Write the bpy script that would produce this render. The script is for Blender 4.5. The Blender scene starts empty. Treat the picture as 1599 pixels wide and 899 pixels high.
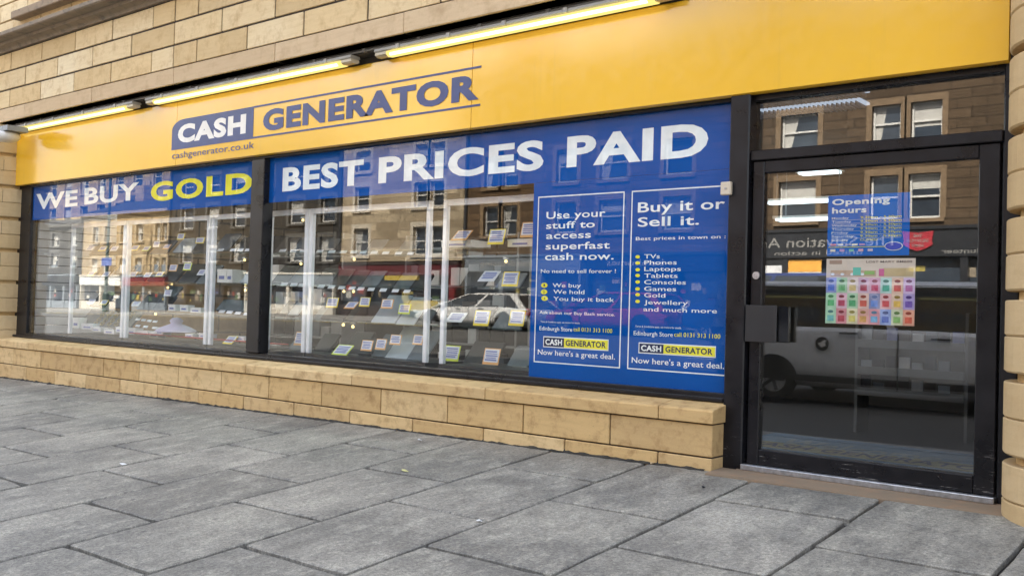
import bpy, bmesh, math, random
from mathutils import Vector, Matrix
R = math.radians
sc = bpy.context.scene
col = sc.collection

# ------------------------------------------------------------------ camera
F_PX, CX, CY = 1507.0, 799.5, 449.5          # photograph is 1599 x 899
YAW = math.pi/2 - math.atan((CX + 1050.69)/F_PX)
PITCH, ROLL = 0.0197021, 0.0290762
CAM = Vector((0.0, -6.7896, 1.312))
_f = Vector((-math.sin(YAW)*math.cos(PITCH), math.cos(YAW)*math.cos(PITCH), math.sin(PITCH)))
_r0 = Vector((math.cos(YAW), math.sin(YAW), 0)); _u0 = _r0.cross(_f)
_r = _r0*math.cos(ROLL) + _u0*math.sin(ROLL)
_u = _u0*math.cos(ROLL) - _r0*math.sin(ROLL)
cd = bpy.data.cameras.new('camera'); cam = bpy.data.objects.new('camera', cd); col.objects.link(cam)
cam.matrix_world = Matrix(((_r.x, _u.x, -_f.x, CAM.x), (_r.y, _u.y, -_f.y, CAM.y), (_r.z, _u.z, -_f.z, CAM.z), (0, 0, 0, 1)))
cd.sensor_width = 36; cd.lens = 36*F_PX/1599; cd.clip_start = 0.05; cd.clip_end = 1000
sc.camera = cam

# ------------------------------------------------------------------ sky and sun (the sun stands behind the shop)
CLOUD, EXPO = 7.5, 3.3
SUN_EL, SUN_AZ = R(47), R(14)                # azimuth measured from +Y towards +X
w = bpy.data.worlds.new('World'); sc.world = w; w.use_nodes = True
nt = w.node_tree; nt.nodes.clear()
sky = nt.nodes.new('ShaderNodeTexSky'); sky.sky_type = 'NISHITA'; sky.sun_disc = False
sky.sun_elevation = SUN_EL; sky.sun_rotation = SUN_AZ
sky.air_density = 1.0; sky.dust_density = 4.0; sky.ozone_density = 0.6; sky.altitude = 60
bg = nt.nodes.new('ShaderNodeBackground'); bg.inputs[1].default_value = 0.065
wo = nt.nodes.new('ShaderNodeOutputWorld')
# broken white cloud over the blue, all round the sky
tc = nt.nodes.new('ShaderNodeTexCoord'); mp_ = nt.nodes.new('ShaderNodeMapping'); mp_.inputs['Scale'].default_value = (1.0, 1.0, 2.2)
cn = nt.nodes.new('ShaderNodeTexNoise'); cn.inputs['Scale'].default_value = 2.6; cn.inputs['Detail'].default_value = 7; cn.inputs['Roughness'].default_value = 0.55
cr_ = nt.nodes.new('ShaderNodeValToRGB'); cr_.color_ramp.elements[0].position = 0.46; cr_.color_ramp.elements[1].position = 0.64
cm = nt.nodes.new('ShaderNodeMix'); cm.data_type = 'RGBA'; cm.inputs['B'].default_value = (CLOUD, CLOUD*.97, CLOUD*.92, 1)
nt.links.new(tc.outputs['Generated'], mp_.inputs[0]); nt.links.new(mp_.outputs[0], cn.inputs['Vector']); nt.links.new(cn.outputs['Fac'], cr_.inputs[0])
nt.links.new(cr_.outputs[0], cm.inputs['Factor']); nt.links.new(sky.outputs[0], cm.inputs['A']); nt.links.new(cm.outputs['Result'], bg.inputs[0]); nt.links.new(bg.outputs[0], wo.inputs[0])
sl = bpy.data.lights.new('sun', 'SUN'); sl.energy = 3.1; sl.angle = R(0.53); sl.color = (1.0, 0.93, 0.82)
so = bpy.data.objects.new('sun', sl); col.objects.link(so)
sd = Vector((math.sin(SUN_AZ)*math.cos(SUN_EL), math.cos(SUN_AZ)*math.cos(SUN_EL), math.sin(SUN_EL)))
so.rotation_euler = sd.to_track_quat('Z', 'Y').to_euler(); so.location = (0, 30, 40)

sc.view_settings.view_transform = 'Standard'; sc.view_settings.look = 'None'
sc.view_settings.gamma = 1.0; sc.view_settings.use_curve_mapping = False
sc.view_settings.exposure = EXPO
sc.render.engine = 'CYCLES'
sc.cycles.use_denoising = True
sc.cycles.max_bounces = 10; sc.cycles.diffuse_bounces = 4; sc.cycles.glossy_bounces = 5
sc.cycles.transparent_max_bounces = 24; sc.cycles.transmission_bounces = 4
sc.cycles.caustics_reflective = False; sc.cycles.caustics_refractive = False
sc.cycles.sample_clamp_indirect = 6.0

# ------------------------------------------------------------------ helpers
def at(px, py, Y=0.0):
    """point of the plane y = Y that the photograph shows at this pixel (measuring aid)"""
    d = _f + _r*((px-CX)/F_PX) - _u*((py-CY)/F_PX)
    return CAM + d*((Y-CAM.y)/d.y)

def tag(o, label=None, cat=None, group=None, kind=None):
    if label: o['label'] = label
    if cat: o['category'] = cat
    if group: o['group'] = group
    if kind: o['kind'] = kind
    return o
def empty(name, loc=(0, 0, 0), parent=None):
    o = bpy.data.objects.new(name, None); o.empty_display_size = 0.2; o.location = loc
    col.objects.link(o); o.parent = parent; return o
def thing(name, label, cat, loc=(0, 0, 0), group=None):
    return tag(empty(name, loc), label, cat, group)

class MB:
    def __init__(s): s.v = []; s.f = []
    def quad(s, a, b, c, d):
        n = len(s.v); s.v += [tuple(a), tuple(b), tuple(c), tuple(d)]; s.f.append((n, n+1, n+2, n+3)); return s
    def hexa(s, p):     # 8 points: bottom ring 0-3, top ring 4-7
        n = len(s.v); s.v += [tuple(q) for q in p]
        for f in ((3, 2, 1, 0), (4, 5, 6, 7), (0, 1, 5, 4), (1, 2, 6, 5), (2, 3, 7, 6), (3, 0, 4, 7)):
            s.f.append(tuple(n+i for i in f))
        return s
    def box(s, x0, x1, y0, y1, z0, z1):
        return s.hexa([(x0, y0, z0), (x1, y0, z0), (x1, y1, z0), (x0, y1, z0), (x0, y0, z1), (x1, y0, z1), (x1, y1, z1), (x0, y1, z1)])
    def prism(s, prof, x0, x1, axis='x'):      # profile (a,b) extruded along an axis
        n = len(s.v); k = len(prof)
        def P(t, a, b): return (t, a, b) if axis == 'x' else ((a, t, b) if axis == 'y' else (a, b, t))
        s.v += [P(x0, a, b) for a, b in prof] + [P(x1, a, b) for a, b in prof]
        for i in range(k):
            j = (i+1) % k; s.f.append((n+i, n+j, n+k+j, n+k+i))
        s.f.append(tuple(n+i for i in reversed(range(k)))); s.f.append(tuple(n+k+i for i in range(k)))
        return s
    def tube(s, a, b, r, seg=8, r2=None):
        a, b = Vector(a), Vector(b); d = (b-a).normalized(); r2 = r if r2 is None else r2
        u = d.orthogonal().normalized(); v = d.cross(u); n = len(s.v)
        for p, rr in ((a, r), (b, r2)):
            for i in range(seg):
                t = 2*math.pi*i/seg; s.v.append(tuple(p + u*(rr*math.cos(t)) + v*(rr*math.sin(t))))
        for i in range(seg):
            j = (i+1) % seg; s.f.append((n+i, n+j, n+seg+j, n+seg+i))
        s.f.append(tuple(n+i for i in reversed(range(seg)))); s.f.append(tuple(n+seg+i for i in range(seg)))
        return s
    def lathe(s, cx, cy, prof, seg=32, a0=0.0, a1=2*math.pi):  # prof (r,z)
        n = len(s.v); full = abs(a1-a0-2*math.pi) < 1e-6; m = seg if full else seg+1
        for r, z in prof:
            for i in range(m):
                t = a0+(a1-a0)*i/seg; s.v.append((cx+r*math.cos(t), cy+r*math.sin(t), z))
        for k in range(len(prof)-1):
            for i in range(seg):
                j = (i+1) % m; s.f.append((n+k*m+i, n+k*m+j, n+(k+1)*m+j, n+(k+1)*m+i))
        return s
    def mesh(s, name):
        me = bpy.data.meshes.new(name); me.from_pydata(s.v, [], s.f); me.update(); return me
    def build(s, name, mat, parent=None, bevel=0.0, smooth=False, loc=None):
        me = s.mesh(name)
        bm = bmesh.new(); bm.from_mesh(me)
        if bevel: bmesh.ops.bevel(bm, geom=bm.edges[:], offset=bevel, segments=1, affect='EDGES', profile=0.5)
        bmesh.ops.recalc_face_normals(bm, faces=bm.faces[:]); bm.to_mesh(me); bm.free()
        if smooth:
            for p in me.polygons: p.use_smooth = True
        return link(name, me, mat, parent, loc)
def link(name, me, mat, parent=None, loc=None):
    if mat is not None and not me.materials: me.materials.append(mat)
    o = bpy.data.objects.new(name, me); col.objects.link(o); o.parent = parent
    if loc is not None: o.location = loc
    return o
def Bx(*a): return MB().box(*a)

# ------------------------------------------------------------------ materials (all procedural)
class N:
    def __init__(s, name):
        s.m = bpy.data.materials.new(name); s.m.use_nodes = True; s.t = s.m.node_tree; s.t.nodes.clear()
        s.out = s.n('OutputMaterial')
    def n(s, typ, **kw):
        x = s.t.nodes.new('ShaderNode'+typ)
        for k, v in kw.items(): setattr(x, k, v)
        return x
    def l(s, a, b): s.t.links.new(a, b)
    def pos(s): return s.n('NewGeometry').outputs['Position']
    def noise(s, vec, scale, detail=4, rough=0.55, stretch=None):
        if stretch:
            mp = s.n('Mapping'); mp.inputs['Scale'].default_value = stretch; s.l(vec, mp.inputs[0]); vec = mp.outputs[0]
        x = s.n('TexNoise'); x.inputs['Scale'].default_value = scale; x.inputs['Detail'].default_value = detail
        x.inputs['Roughness'].default_value = rough; s.l(vec, x.inputs['Vector']); return x.outputs['Fac']
    def ramp(s, fac, *stops):
        x = s.n('ValToRGB'); e = x.color_ramp.elements
        while len(e) < len(stops): e.new(0.5)
        for k, (p, c) in enumerate(stops): e[k].position = p; e[k].color = (*c, 1) if len(c) == 3 else c
        s.l(fac, x.inputs[0]); return x.outputs[0]
    def mix(s, fac, a, b, mode='MIX'):
        x = s.n('Mix', data_type='RGBA', blend_type=mode)
        for sock, v in ((x.inputs['Factor'], fac), (x.inputs['A'], a), (x.inputs['B'], b)):
            if isinstance(v, (int, float)): sock.default_value = v
            elif isinstance(v, tuple): sock.default_value = (*v, 1)
            else: s.l(v, sock)
        return x.outputs['Result']
    def math(s, op, a, b=0.0):
        x = s.n('Math', operation=op)
        for i, v in enumerate((a, b)):
            if isinstance(v, (int, float)): x.inputs[i].default_value = v
            else: s.l(v, x.inputs[i])
        return x.outputs[0]
    def bsdf(s, color, rough=0.6, metal=0.0, spec=0.5, bump=None, bdist=0.01, bstr=0.5, coat=0.0):
        b = s.n('BsdfPrincipled')
        for k, v in (('Base Color', color), ('Roughness', rough), ('Metallic', metal), ('Specular IOR Level', spec), ('Coat Weight', coat)):
            if isinstance(v, (int, float)): b.inputs[k].default_value = v
            elif isinstance(v, tuple): b.inputs[k].default_value = (*v, 1)
            else: s.l(v, b.inputs[k])
        if bump is not None:
            x = s.n('Bump'); x.inputs['Distance'].default_value = bdist; x.inputs['Strength'].default_value = bstr
            s.l(bump, x.inputs['Height']); s.l(x.outputs[0], b.inputs['Normal'])
        s.l(b.outputs[0], s.out.inputs[0]); return s.m

def m_plain(name, c, rough=0.6, metal=0.0, spec=0.5, vary=0.06, scale=6.0, coat=0.0):
    k = N(name); f = k.noise(k.pos(), scale, 5)
    d = tuple(max(0, x*(1-vary*2)) for x in c); e = tuple(min(1, x*(1+vary)) for x in c)
    return k.bsdf(k.ramp(f, (0.3, d), (0.7, e)), rough, metal, spec, coat=coat)

def m_stone(name, c1, c2, c3, stain, stain_amt=0.5, rough=0.85):
    k = N(name); p = k.pos()
    rnd = k.n('ObjectInfo').outputs['Random']
    base = k.ramp(rnd, (0.0, c1), (0.35, c2), (0.7, c3), (1.0, c1))
    big = k.noise(p, 1.7, 5, 0.6); mid = k.noise(p, 7, 5, 0.65); fine = k.noise(p, 130, 3, 0.7)
    bed = k.noise(p, 3.0, 4, 0.6, (1.0, 1.0, 9.0))
    base = k.mix(k.ramp(big, (0.38, (0, 0, 0)), (0.68, (0.45, 0.45, 0.45))), base, c3)
    base = k.mix(k.ramp(bed, (0.45, (0, 0, 0)), (0.75, (0.22, 0.22, 0.22))), base, stain)
    sm = k.math('MULTIPLY', k.ramp(mid, (0.50, (0, 0, 0)), (0.74, (1, 1, 1))), stain_amt)
    base = k.mix(sm, base, stain)
    base = k.mix(0.22, base, k.ramp(fine, (0.25, (0.45, 0.45, 0.45)), (0.75, (1.0, 1.0, 1.0))), 'MULTIPLY')
    pit = k.n('TexVoronoi'); pit.inputs['Scale'].default_value = 22; k.l(p, pit.inputs['Vector'])
    pf = k.math('MULTIPLY', k.ramp(pit.outputs['Distance'], (0.04, (1, 1, 1)), (0.10, (0, 0, 0))), k.ramp(k.noise(p, 2.3, 2), (0.60, (0, 0, 0)), (0.68, (1, 1, 1))))
    base = k.mix(k.math('MULTIPLY', pf, 0.75), base, (0.06, 0.04, 0.025))
    h = k.math('ADD', k.math('MULTIPLY', fine, 0.4), k.math('ADD', mid, k.math('MULTIPLY', pf, -1.5)))
    return k.bsdf(base, rough, spec=0.25, bump=h, bdist=0.006, bstr=0.6)

def m_slab():
    k = N('flagstone'); p = k.pos(); rnd = k.n('ObjectInfo').outputs['Random']
    base = k.ramp(rnd, (0.0, (0.225, 0.215, 0.19)), (0.25, (0.36, 0.345, 0.30)), (0.5, (0.265, 0.255, 0.225)), (0.75, (0.42, 0.40, 0.35)), (1.0, (0.29, 0.28, 0.245)))
    big = k.noise(p, 0.9, 6, 0.62); mid = k.noise(p, 4.5, 8, 0.72, (1.6, 0.8, 1)); fine = k.noise(p, 42, 6, 0.9); grit = k.noise(p, 150, 2, 0.6)
    base = k.mix(k.ramp(big, (0.38, (0, 0, 0)), (0.62, (0.85, 0.85, 0.85))), base, (0.18, 0.175, 0.16))
    base = k.mix(k.ramp(mid, (0.50, (0, 0, 0)), (0.66, (0.6, 0.6, 0.6))), base, (0.50, 0.48, 0.41))
    base = k.mix(k.ramp(mid, (0.32, (0.6, 0.6, 0.6)), (0.46, (0, 0, 0))), base, (0.10, 0.098, 0.09))
    base = k.mix(0.8, base, k.ramp(fine, (0.36, (0.30, 0.30, 0.30)), (0.50, (0.9, 0.9, 0.9)), (0.62, (1.4, 1.4, 1.36))), 'MULTIPLY')
    base = k.mix(0.4, base, k.ramp(grit, (0.35, (0.3, 0.3, 0.3)), (0.65, (1.3, 1.3, 1.3))), 'MULTIPLY')
    # old gum and drip spots, worn into the surface
    v = k.n('TexVoronoi'); v.inputs['Scale'].default_value = 2.6; k.l(p, v.inputs['Vector'])
    sp = k.math('MULTIPLY', k.ramp(v.outputs['Distance'], (0.04, (1, 1, 1)), (0.07, (0, 0, 0))), k.ramp(v.outputs['Color'], (0.55, (0, 0, 0)), (0.6, (1, 1, 1))))
    base = k.mix(k.math('MULTIPLY', sp, 0.55), base, (0.06, 0.06, 0.06))
    v2 = k.n('TexVoronoi'); v2.inputs['Scale'].default_value = 4.3; k.l(p, v2.inputs['Vector'])
    sp2 = k.math('MULTIPLY', k.ramp(v2.outputs['Distance'], (0.02, (1, 1, 1)), (0.04, (0, 0, 0))), k.ramp(v2.outputs['Color'], (0.72, (0, 0, 0)), (0.76, (1, 1, 1))))
    base = k.mix(k.math('MULTIPLY', sp2, 0.6), base, (0.55, 0.54, 0.50))
    return k.bsdf(base, k.ramp(mid, (0.3, (0.55, 0.55, 0.55)), (0.7, (0.8, 0.8, 0.8))), spec=0.35, bump=k.math('ADD', fine, k.math('MULTIPLY', mid, 2.0)), bdist=0.010, bstr=0.7)

def m_glass(name, tint=(0.93, 0.96, 0.95), ior=1.52):
    k = N(name); g = k.n('NewGeometry')
    io = k.n('Mix', data_type='FLOAT'); k.l(g.outputs['Backfacing'], io.inputs['Factor'])
    io.inputs['A'].default_value = ior; io.inputs['B'].default_value = 1/ior
    fr = k.n('Fresnel'); k.l(io.outputs['Result'], fr.inputs['IOR'])
    tr = k.n('BsdfTransparent'); tr.inputs[0].default_value = (*tint, 1)
    gl = k.n('BsdfGlossy'); gl.inputs['Roughness'].default_value = 0.004; gl.inputs['Color'].default_value = (1, 1, 1, 1)
    # the float glass is not perfectly flat
    b = k.n('Bump'); b.inputs['Distance'].default_value = 0.004; b.inputs['Strength'].default_value = 0.12
    k.l(k.noise(k.pos(), 0.9, 1), b.inputs['Height']); k.l(b.outputs[0], gl.inputs['Normal'])
    mx = k.n('MixShader'); k.l(fr.outputs[0], mx.inputs[0]); k.l(tr.outputs[0], mx.inputs[1]); k.l(gl.outputs[0], mx.inputs[2])
    k.l(mx.outputs[0], k.out.inputs[0]); return k.m
def m_emit(name, c, strength):
    k = N(name); e = k.n('Emission'); e.inputs[0].default_value = (*c, 1); e.inputs[1].default_value = strength*2**(1.05-EXPO)
    k.l(e.outputs[0], k.out.inputs[0]); return k.m
def m_black_frame():
    k = N('black_painted_timber'); p = k.pos(); f = k.noise(p, 5, 5); g = k.noise(p, 40, 4, 0.6)
    s = k.noise(p, 14, 6, 0.8, (0.4, 1, 5)); lowz = k.n('SeparateXYZ'); k.l(p, lowz.inputs[0])
    base = k.ramp(f, (0.3, (0.006, 0.006, 0.008)), (0.7, (0.013, 0.013, 0.016)))
    low = k.ramp(lowz.outputs['Z'], (0.12, (1, 1, 1)), (0.55, (0, 0, 0)))       # kicked and scratched near the step
    sc_ = k.math('MULTIPLY', k.ramp(s, (0.62, (0, 0, 0)), (0.65, (1, 1, 1))), low)
    base = k.mix(sc_, base, (0.38, 0.37, 0.36))
    return k.bsdf(base, k.ramp(f, (0.3, (0.24, 0.24, 0.24)), (0.7, (0.40, 0.40, 0.40))), spec=0.3, bump=g, bdist=0.0004, bstr=0.15)
def m_fascia():
    k = N('yellow_fascia_panel'); p = k.pos(); f = k.noise(p, 0.8, 4); d = k.noise(p, 9, 6, 0.7)
    base = k.ramp(f, (0.3, (0.76, 0.435, 0.026)), (0.7, (0.80, 0.47, 0.032)))
    v = k.n('TexVoronoi'); v.inputs['Scale'].default_value = 1.9; k.l(p, v.inputs['Vector'])
    sp = k.ramp(v.outputs['Distance'], (0.012, (1, 1, 1)), (0.02, (0, 0, 0)))
    base = k.mix(k.math('MULTIPLY', sp, 0.5), base, (0.25, 0.12, 0.02))
    streak = k.noise(p, 9, 5, 0.7, (1, 1, 0.05))
    base = k.mix(k.ramp(streak, (0.56, (0, 0, 0)), (0.8, (0.16, 0.16, 0.16))), base, (0.35, 0.22, 0.06))
    return k.bsdf(base, k.ramp(d, (0.3, (0.10, 0.10, 0.10)), (0.7, (0.19, 0.19, 0.19))), spec=0.95, bump=k.noise(p, 1.1, 2), bdist=0.012, bstr=0.25)
def m_masonry(name, c1, c2, mort, scale=1.0, rough=0.9):
    k = N(name); p = k.pos(); sx = k.n('SeparateXYZ'); k.l(p, sx.inputs[0])
    cb = k.n('CombineXYZ'); k.l(k.math('ADD', sx.outputs['X'], sx.outputs['Y']), cb.inputs[0]); k.l(sx.outputs['Z'], cb.inputs[1])
    b = k.n('TexBrick'); b.inputs['Color1'].default_value = (*c1, 1); b.inputs['Color2'].default_value = (*c2, 1); b.inputs['Mortar'].default_value = (*mort, 1)
    b.inputs['Scale'].default_value = scale; b.inputs['Mortar Size'].default_value = 0.02; b.inputs['Brick Width'].default_value = 0.95
    b.inputs['Row Height'].default_value = 0.34; b.inputs['Bias'].default_value = 0.0; b.squash = 1.4; b.squash_frequency = 3
    k.l(cb.outputs[0], b.inputs['Vector'])
    f = k.noise(p, 0.9, 6, 0.7); g = k.noise(p, 5, 5, 0.7)
    c = k.mix(k.ramp(f, (0.35, (0, 0, 0)), (0.75, (0.6, 0.6, 0.6))), b.outputs['Color'], tuple(x*0.55 for x in c1))
    c = k.mix(0.6, c, k.ramp(g, (0.3, (0.6, 0.6, 0.6)), (0.7, (1.1, 1.1, 1.1))), 'MULTIPLY')
    return k.bsdf(c, rough, spec=0.2, bump=g, bdist=0.03, bstr=0.5)

M = dict(
    stone=m_stone('sandstone_ashlar', (0.60, 0.445, 0.235), (0.82, 0.69, 0.455), (0.72, 0.54, 0.29), (0.42, 0.26, 0.11), 0.6),
    lintel=m_stone('sandstone_lintel', (0.62, 0.465, 0.285), (0.70, 0.54, 0.345), (0.60, 0.45, 0.275), (0.36, 0.23, 0.12), 0.45),
    riser=m_stone('sandstone_riser', (0.54, 0.37, 0.175), (0.74, 0.555, 0.30), (0.64, 0.44, 0.20), (0.29, 0.165, 0.065), 0.8),
    pale=m_stone('sandstone_pale', (0.58, 0.43, 0.24), (0.63, 0.48, 0.28), (0.55, 0.40, 0.21), (0.42, 0.28, 0.14), 0.3),
    cornice=m_stone('weathered_cornice_stone', (0.30, 0.24, 0.17), (0.26, 0.22, 0.17), (0.34, 0.26, 0.18), (0.12, 0.105, 0.09), 0.85),
    mortar=m_plain('dark_mortar', (0.05, 0.036, 0.026), 0.95),
    slab=m_slab(), joint=m_plain('joint_dirt', (0.022, 0.022, 0.021), 0.95, vary=0.2, scale=20),
    step=m_stone('step_stone', (0.26, 0.20, 0.14), (0.29, 0.22, 0.155), (0.24, 0.19, 0.14), (0.36, 0.22, 0.13), 0.6),
    frame=m_black_frame(), fascia=m_fascia(),
    fblue=m_plain('fascia_blue', (0.026, 0.050, 0.18), 0.35, vary=0.1), fwhite=m_plain('fascia_white', (0.80, 0.78, 0.74), 0.3),
    glass=m_glass('window_glass', (0.98, 0.988, 0.985), 1.42), doorglass=m_glass('door_glass', (0.90, 0.92, 0.93), 1.9),
    vblue=m_plain('vinyl_blue', (0.001, 0.078, 0.34), 0.8, vary=0.05, scale=1.5, spec=0.05), vwhite=m_plain('vinyl_white', (0.80, 0.84, 0.84), 0.8, spec=0.05),
    vyellow=m_plain('vinyl_yellow', (0.80, 0.74, 0.05), 0.8, spec=0.05), vnavy=m_plain('vinyl_navy', (0.01, 0.02, 0.07), 0.8, spec=0.05),
    alu=m_plain('brushed_aluminium', (0.52, 0.54, 0.58), 0.32, metal=0.85, vary=0.15, scale=30), white=m_plain('white_plastic', (0.74, 0.74, 0.72), 0.4),
    post=m_plain('white_cabinet_post', (0.80, 0.81, 0.83), 0.35), grey=m_plain('grey_metal', (0.22, 0.23, 0.24), 0.45), dark=m_plain('dark_plastic', (0.018, 0.019, 0.022), 0.4),
    dark2=m_plain('soffit_dirt', (0.06, 0.054, 0.047), 0.9, vary=0.2), screen=m_plain('black_screen', (0.008, 0.009, 0.012), 0.08),
    silver=m_plain('silver_lid', (0.36, 0.40, 0.43), 0.4), slate_lid=m_plain('slate_lid', (0.10, 0.12, 0.14), 0.4), brown_lid=m_plain('brown_lid', (0.05, 0.04, 0.035), 0.45),
    tube=m_emit('lit_fluorescent_tube', (1.0, 0.88, 0.30), 2.4), diffuser=m_emit('lit_diffuser', (1.0, 0.74, 0.22), 0.62), strip=m_emit('lit_ceiling_strip', (0.80, 0.97, 1.0), 1.6), fill_strip=m_emit('added_goods_fill', (1.0, 0.95, 0.86), 22.0), spot=m_emit('lit_spot', (1.0, 0.72, 0.28), 1.3),
    fitting=m_plain('fitting_plastic', (0.36, 0.35, 0.32), 0.35), opal=m_plain('opal_end', (0.55, 0.50, 0.38), 0.3),
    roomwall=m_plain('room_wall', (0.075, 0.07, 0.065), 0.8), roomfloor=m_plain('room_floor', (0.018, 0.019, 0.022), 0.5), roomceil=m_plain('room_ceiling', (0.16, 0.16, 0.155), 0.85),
    slat=m_plain('slatwall', (0.40, 0.41, 0.42), 0.5), paper=m_plain('card_paper', (0.66, 0.67, 0.68), 0.6), cardyellow=m_plain('card_yellow', (0.80, 0.62, 0.05), 0.6), cardorange=m_plain('card_orange', (0.72, 0.38, 0.13), 0.6), cardlime=m_plain('card_lime', (0.62, 0.72, 0.06), 0.6),
    ink=m_plain('card_ink', (0.16, 0.19, 0.42), 0.6), red=m_plain('red_paint', (0.42, 0.03, 0.03), 0.4), shelfglass=m_glass('shelf_glass', (0.86, 0.93, 0.90)),
)

# ------------------------------------------------------------------ lettering (built-in font, turned into meshes)
_tx = {}
def glyphs(s, bold):
    if (s, bold) in _tx: return _tx[(s, bold)]
    cu = bpy.data.curves.new('t', 'FONT'); cu.body = s; cu.size = 1.0; cu.offset = bold; cu.resolution_u = 4; cu.space_character = 1.0+bold*2.2
    o = bpy.data.objects.new('t', cu); col.objects.link(o)
    bpy.context.view_layer.update()
    dg = bpy.context.evaluated_depsgraph_get()
    me = bpy.data.meshes.new_from_object(o.evaluated_get(dg))
    vs = [tuple(v.co) for v in me.vertices]; fs = [tuple(p.vertices) for p in me.polygons]
    bpy.data.objects.remove(o); bpy.data.curves.remove(cu); bpy.data.meshes.remove(me)
    _tx[(s, bold)] = (vs, fs); return vs, fs
CAPH = None
def lettering(s, X0, X1, zb, h, Y, mat, parent, bold=0.0, name='lettering', flip=False, shear=0.0, flat=None):
    """text from X0 to X1, baseline zb, capital height h, on the plane y=Y (flat: lies on floor z=flat)"""
    global CAPH
    if CAPH is None:
        hv, _ = glyphs('H', 0.0); CAPH = max(v[1] for v in hv)-min(v[1] for v in hv)
    vs, fs = glyphs(s, bold)
    a = min(v[0] for v in vs); b = max(v[0] for v in vs); sx = (X1-X0)/(b-a); sz = h/(CAPH+2*bold)
    out = []
    for x, y, _ in vs:
        zz = (y+bold)*sz; X = X0+(x-a)*sx + shear*zz
        if flip: X = X0+X1-X
        out.append((X, Y, zb+zz) if flat is None else (X, Y+zz, flat))
    me = bpy.data.meshes.new(name); me.from_pydata(out, [], fs if not flip else [tuple(reversed(f)) for f in fs]); me.update()
    return link(name, me, mat, parent)
def frame_lines(X0, X1, z0, z1, t, Y, mat, parent, name='border'):
    m = MB()
    m.box(X0, X1, Y, Y+.0005, z0, z0+t).box(X0, X1, Y, Y+.001, z1-t, z1).box(X0, X0+t, Y, Y+.001, z0+t, z1-t).box(X1-t, X1, Y, Y+.001, z0+t, z1-t)
    return m.build(name, mat, parent)

# ------------------------------------------------------------------ ground: the pavement slopes up to the shop, the road rises beyond it
GX = 0.00994
def g(Y):
    pts = ((0.5, 0.237), (-0.3, 0.169), (-6.2, -0.332), (-8.2, 0.02), (-23.6, 0.82), (-28, 1.0), (-60, 1.2))
    for (a, za), (b, zb) in zip(pts, pts[1:]):
        if Y >= b: return za+(zb-za)*(a-Y)/(a-b)
    return pts[-1][1]
def G(X, Y): return GX*X + g(Y)
rnd = random.Random(4)

pave = tag(MB().hexa([(-140, -6.05, G(-140, -6.05)-.10), (60, -6.05, G(60, -6.05)-.10), (60, 0.4, G(60, .4)-.10), (-140, 0.4, G(-140, .4)-.10),
                      (-140, -6.05, G(-140, -6.05)-.045), (60, -6.05, G(60, -6.05)-.045), (60, 0.4, G(60, .4)-.045), (-140, 0.4, G(-140, .4)-.045)]).build('pavement', M['joint']), kind='structure')
def slab(x0, x1, y0, y1):
    gx, gy = 0.013, 0.017; dz = rnd.uniform(-.002, .002); tx = rnd.uniform(-.0025, .0025); ty = rnd.uniform(-.0015, .0015)
    a, b = x0+gx, x1-gx; c, d = y0+gy, y1-gy; n = 5; e = 0.009
    P = lambda x, y, o: (x, y, G(x, y)+dz+tx*(x-x0)+ty*(y-y0)+o)
    ring = []
    for k in range(n): ring.append((a+(b-a)*k/n, c, 0, 1))
    for k in range(n): ring.append((b, c+(d-c)*k/n, -1, 0))
    for k in range(n): ring.append((b-(b-a)*k/n, d, 0, -1))
    for k in range(n): ring.append((a, d-(d-c)*k/n, 1, 0))
    m = MB(); N_ = len(ring); top = []; mid = []; low = []
    for q, (x, y, ix, iy) in enumerate(ring):
        corner = q % n == 0
        j = rnd.uniform(-.004, .006)+(rnd.choice((0, 0, 0, .012)) if corner else rnd.choice((0, 0, 0, 0, 0, 0, 0, .008)))
        cxn, cyn = (x0+x1)/2-x, (y0+y1)/2-y
        if corner: ix, iy = (1 if cxn > 0 else -1), (1 if cyn > 0 else -1)
        x += ix*j; y += iy*j
        low.append(P(x, y, -.07)); mid.append(P(x, y, -e*.8)); top.append(P(x+ix*e, y+iy*e, 0))
    m.v = low+mid+top
    for k in (0, N_):
        for i in range(N_): j = (i+1) % N_; m.f.append((k+i, k+j, k+N_+j, k+N_+i))
    m.f.append(tuple(range(2*N_, 3*N_)))
    return link('paving_slab', m.mesh('paving_slab'), M['slab'], pave)
PX = 0.9165
for i in range(-2, 25):
    xr = -1.155-PX*(i-1); xl = xr-PX              # i=0: right of the joint at -1.155
    off = -0.955 if i % 2 == 0 else -1.545
    ys = [-.385 if (-3.4 < xl+.4 < -1.3) else -0.22]
    y = off
    while y > -5.9: ys.append(y); y -= 1.19
    ys.append(-5.95)
    if ys[-2]-ys[-1] < .25: ys.pop(-2)
    for a, b in zip(ys, ys[1:]): slab(xl, xr, b, a)
def sheet(name, mat, ys, x0=-160, x1=70, dz=0.0):
    m = MB()
    for a, b in zip(ys, ys[1:]): m.quad((x0, a, G(x0, a)+dz), (x1, a, G(x1, a)+dz), (x1, b, G(x1, b)+dz), (x0, b, G(x0, b)+dz))
    return tag(m.build(name, mat), kind='structure')
asph = N('asphalt'); _p = asph.pos(); M['asphalt'] = asph.bsdf(asph.mix(0.6, asph.ramp(asph.noise(_p, 0.35, 5, .6, (.25, 1, 1)), (.3, (.075, .072, .066)), (.7, (.125, .12, .108))), asph.ramp(asph.noise(_p, 60, 3, .7), (.3, (.5, .5, .5)), (.7, (1.2, 1.2, 1.2))), 'MULTIPLY'), 0.85)
M['farpave'] = m_plain('far_pavement', (0.26, 0.25, 0.23), .85, vary=.15, scale=2)
M['kerb'] = m_plain('kerb_granite', (0.23, 0.225, 0.215), .8, vary=.15, scale=15)
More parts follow.
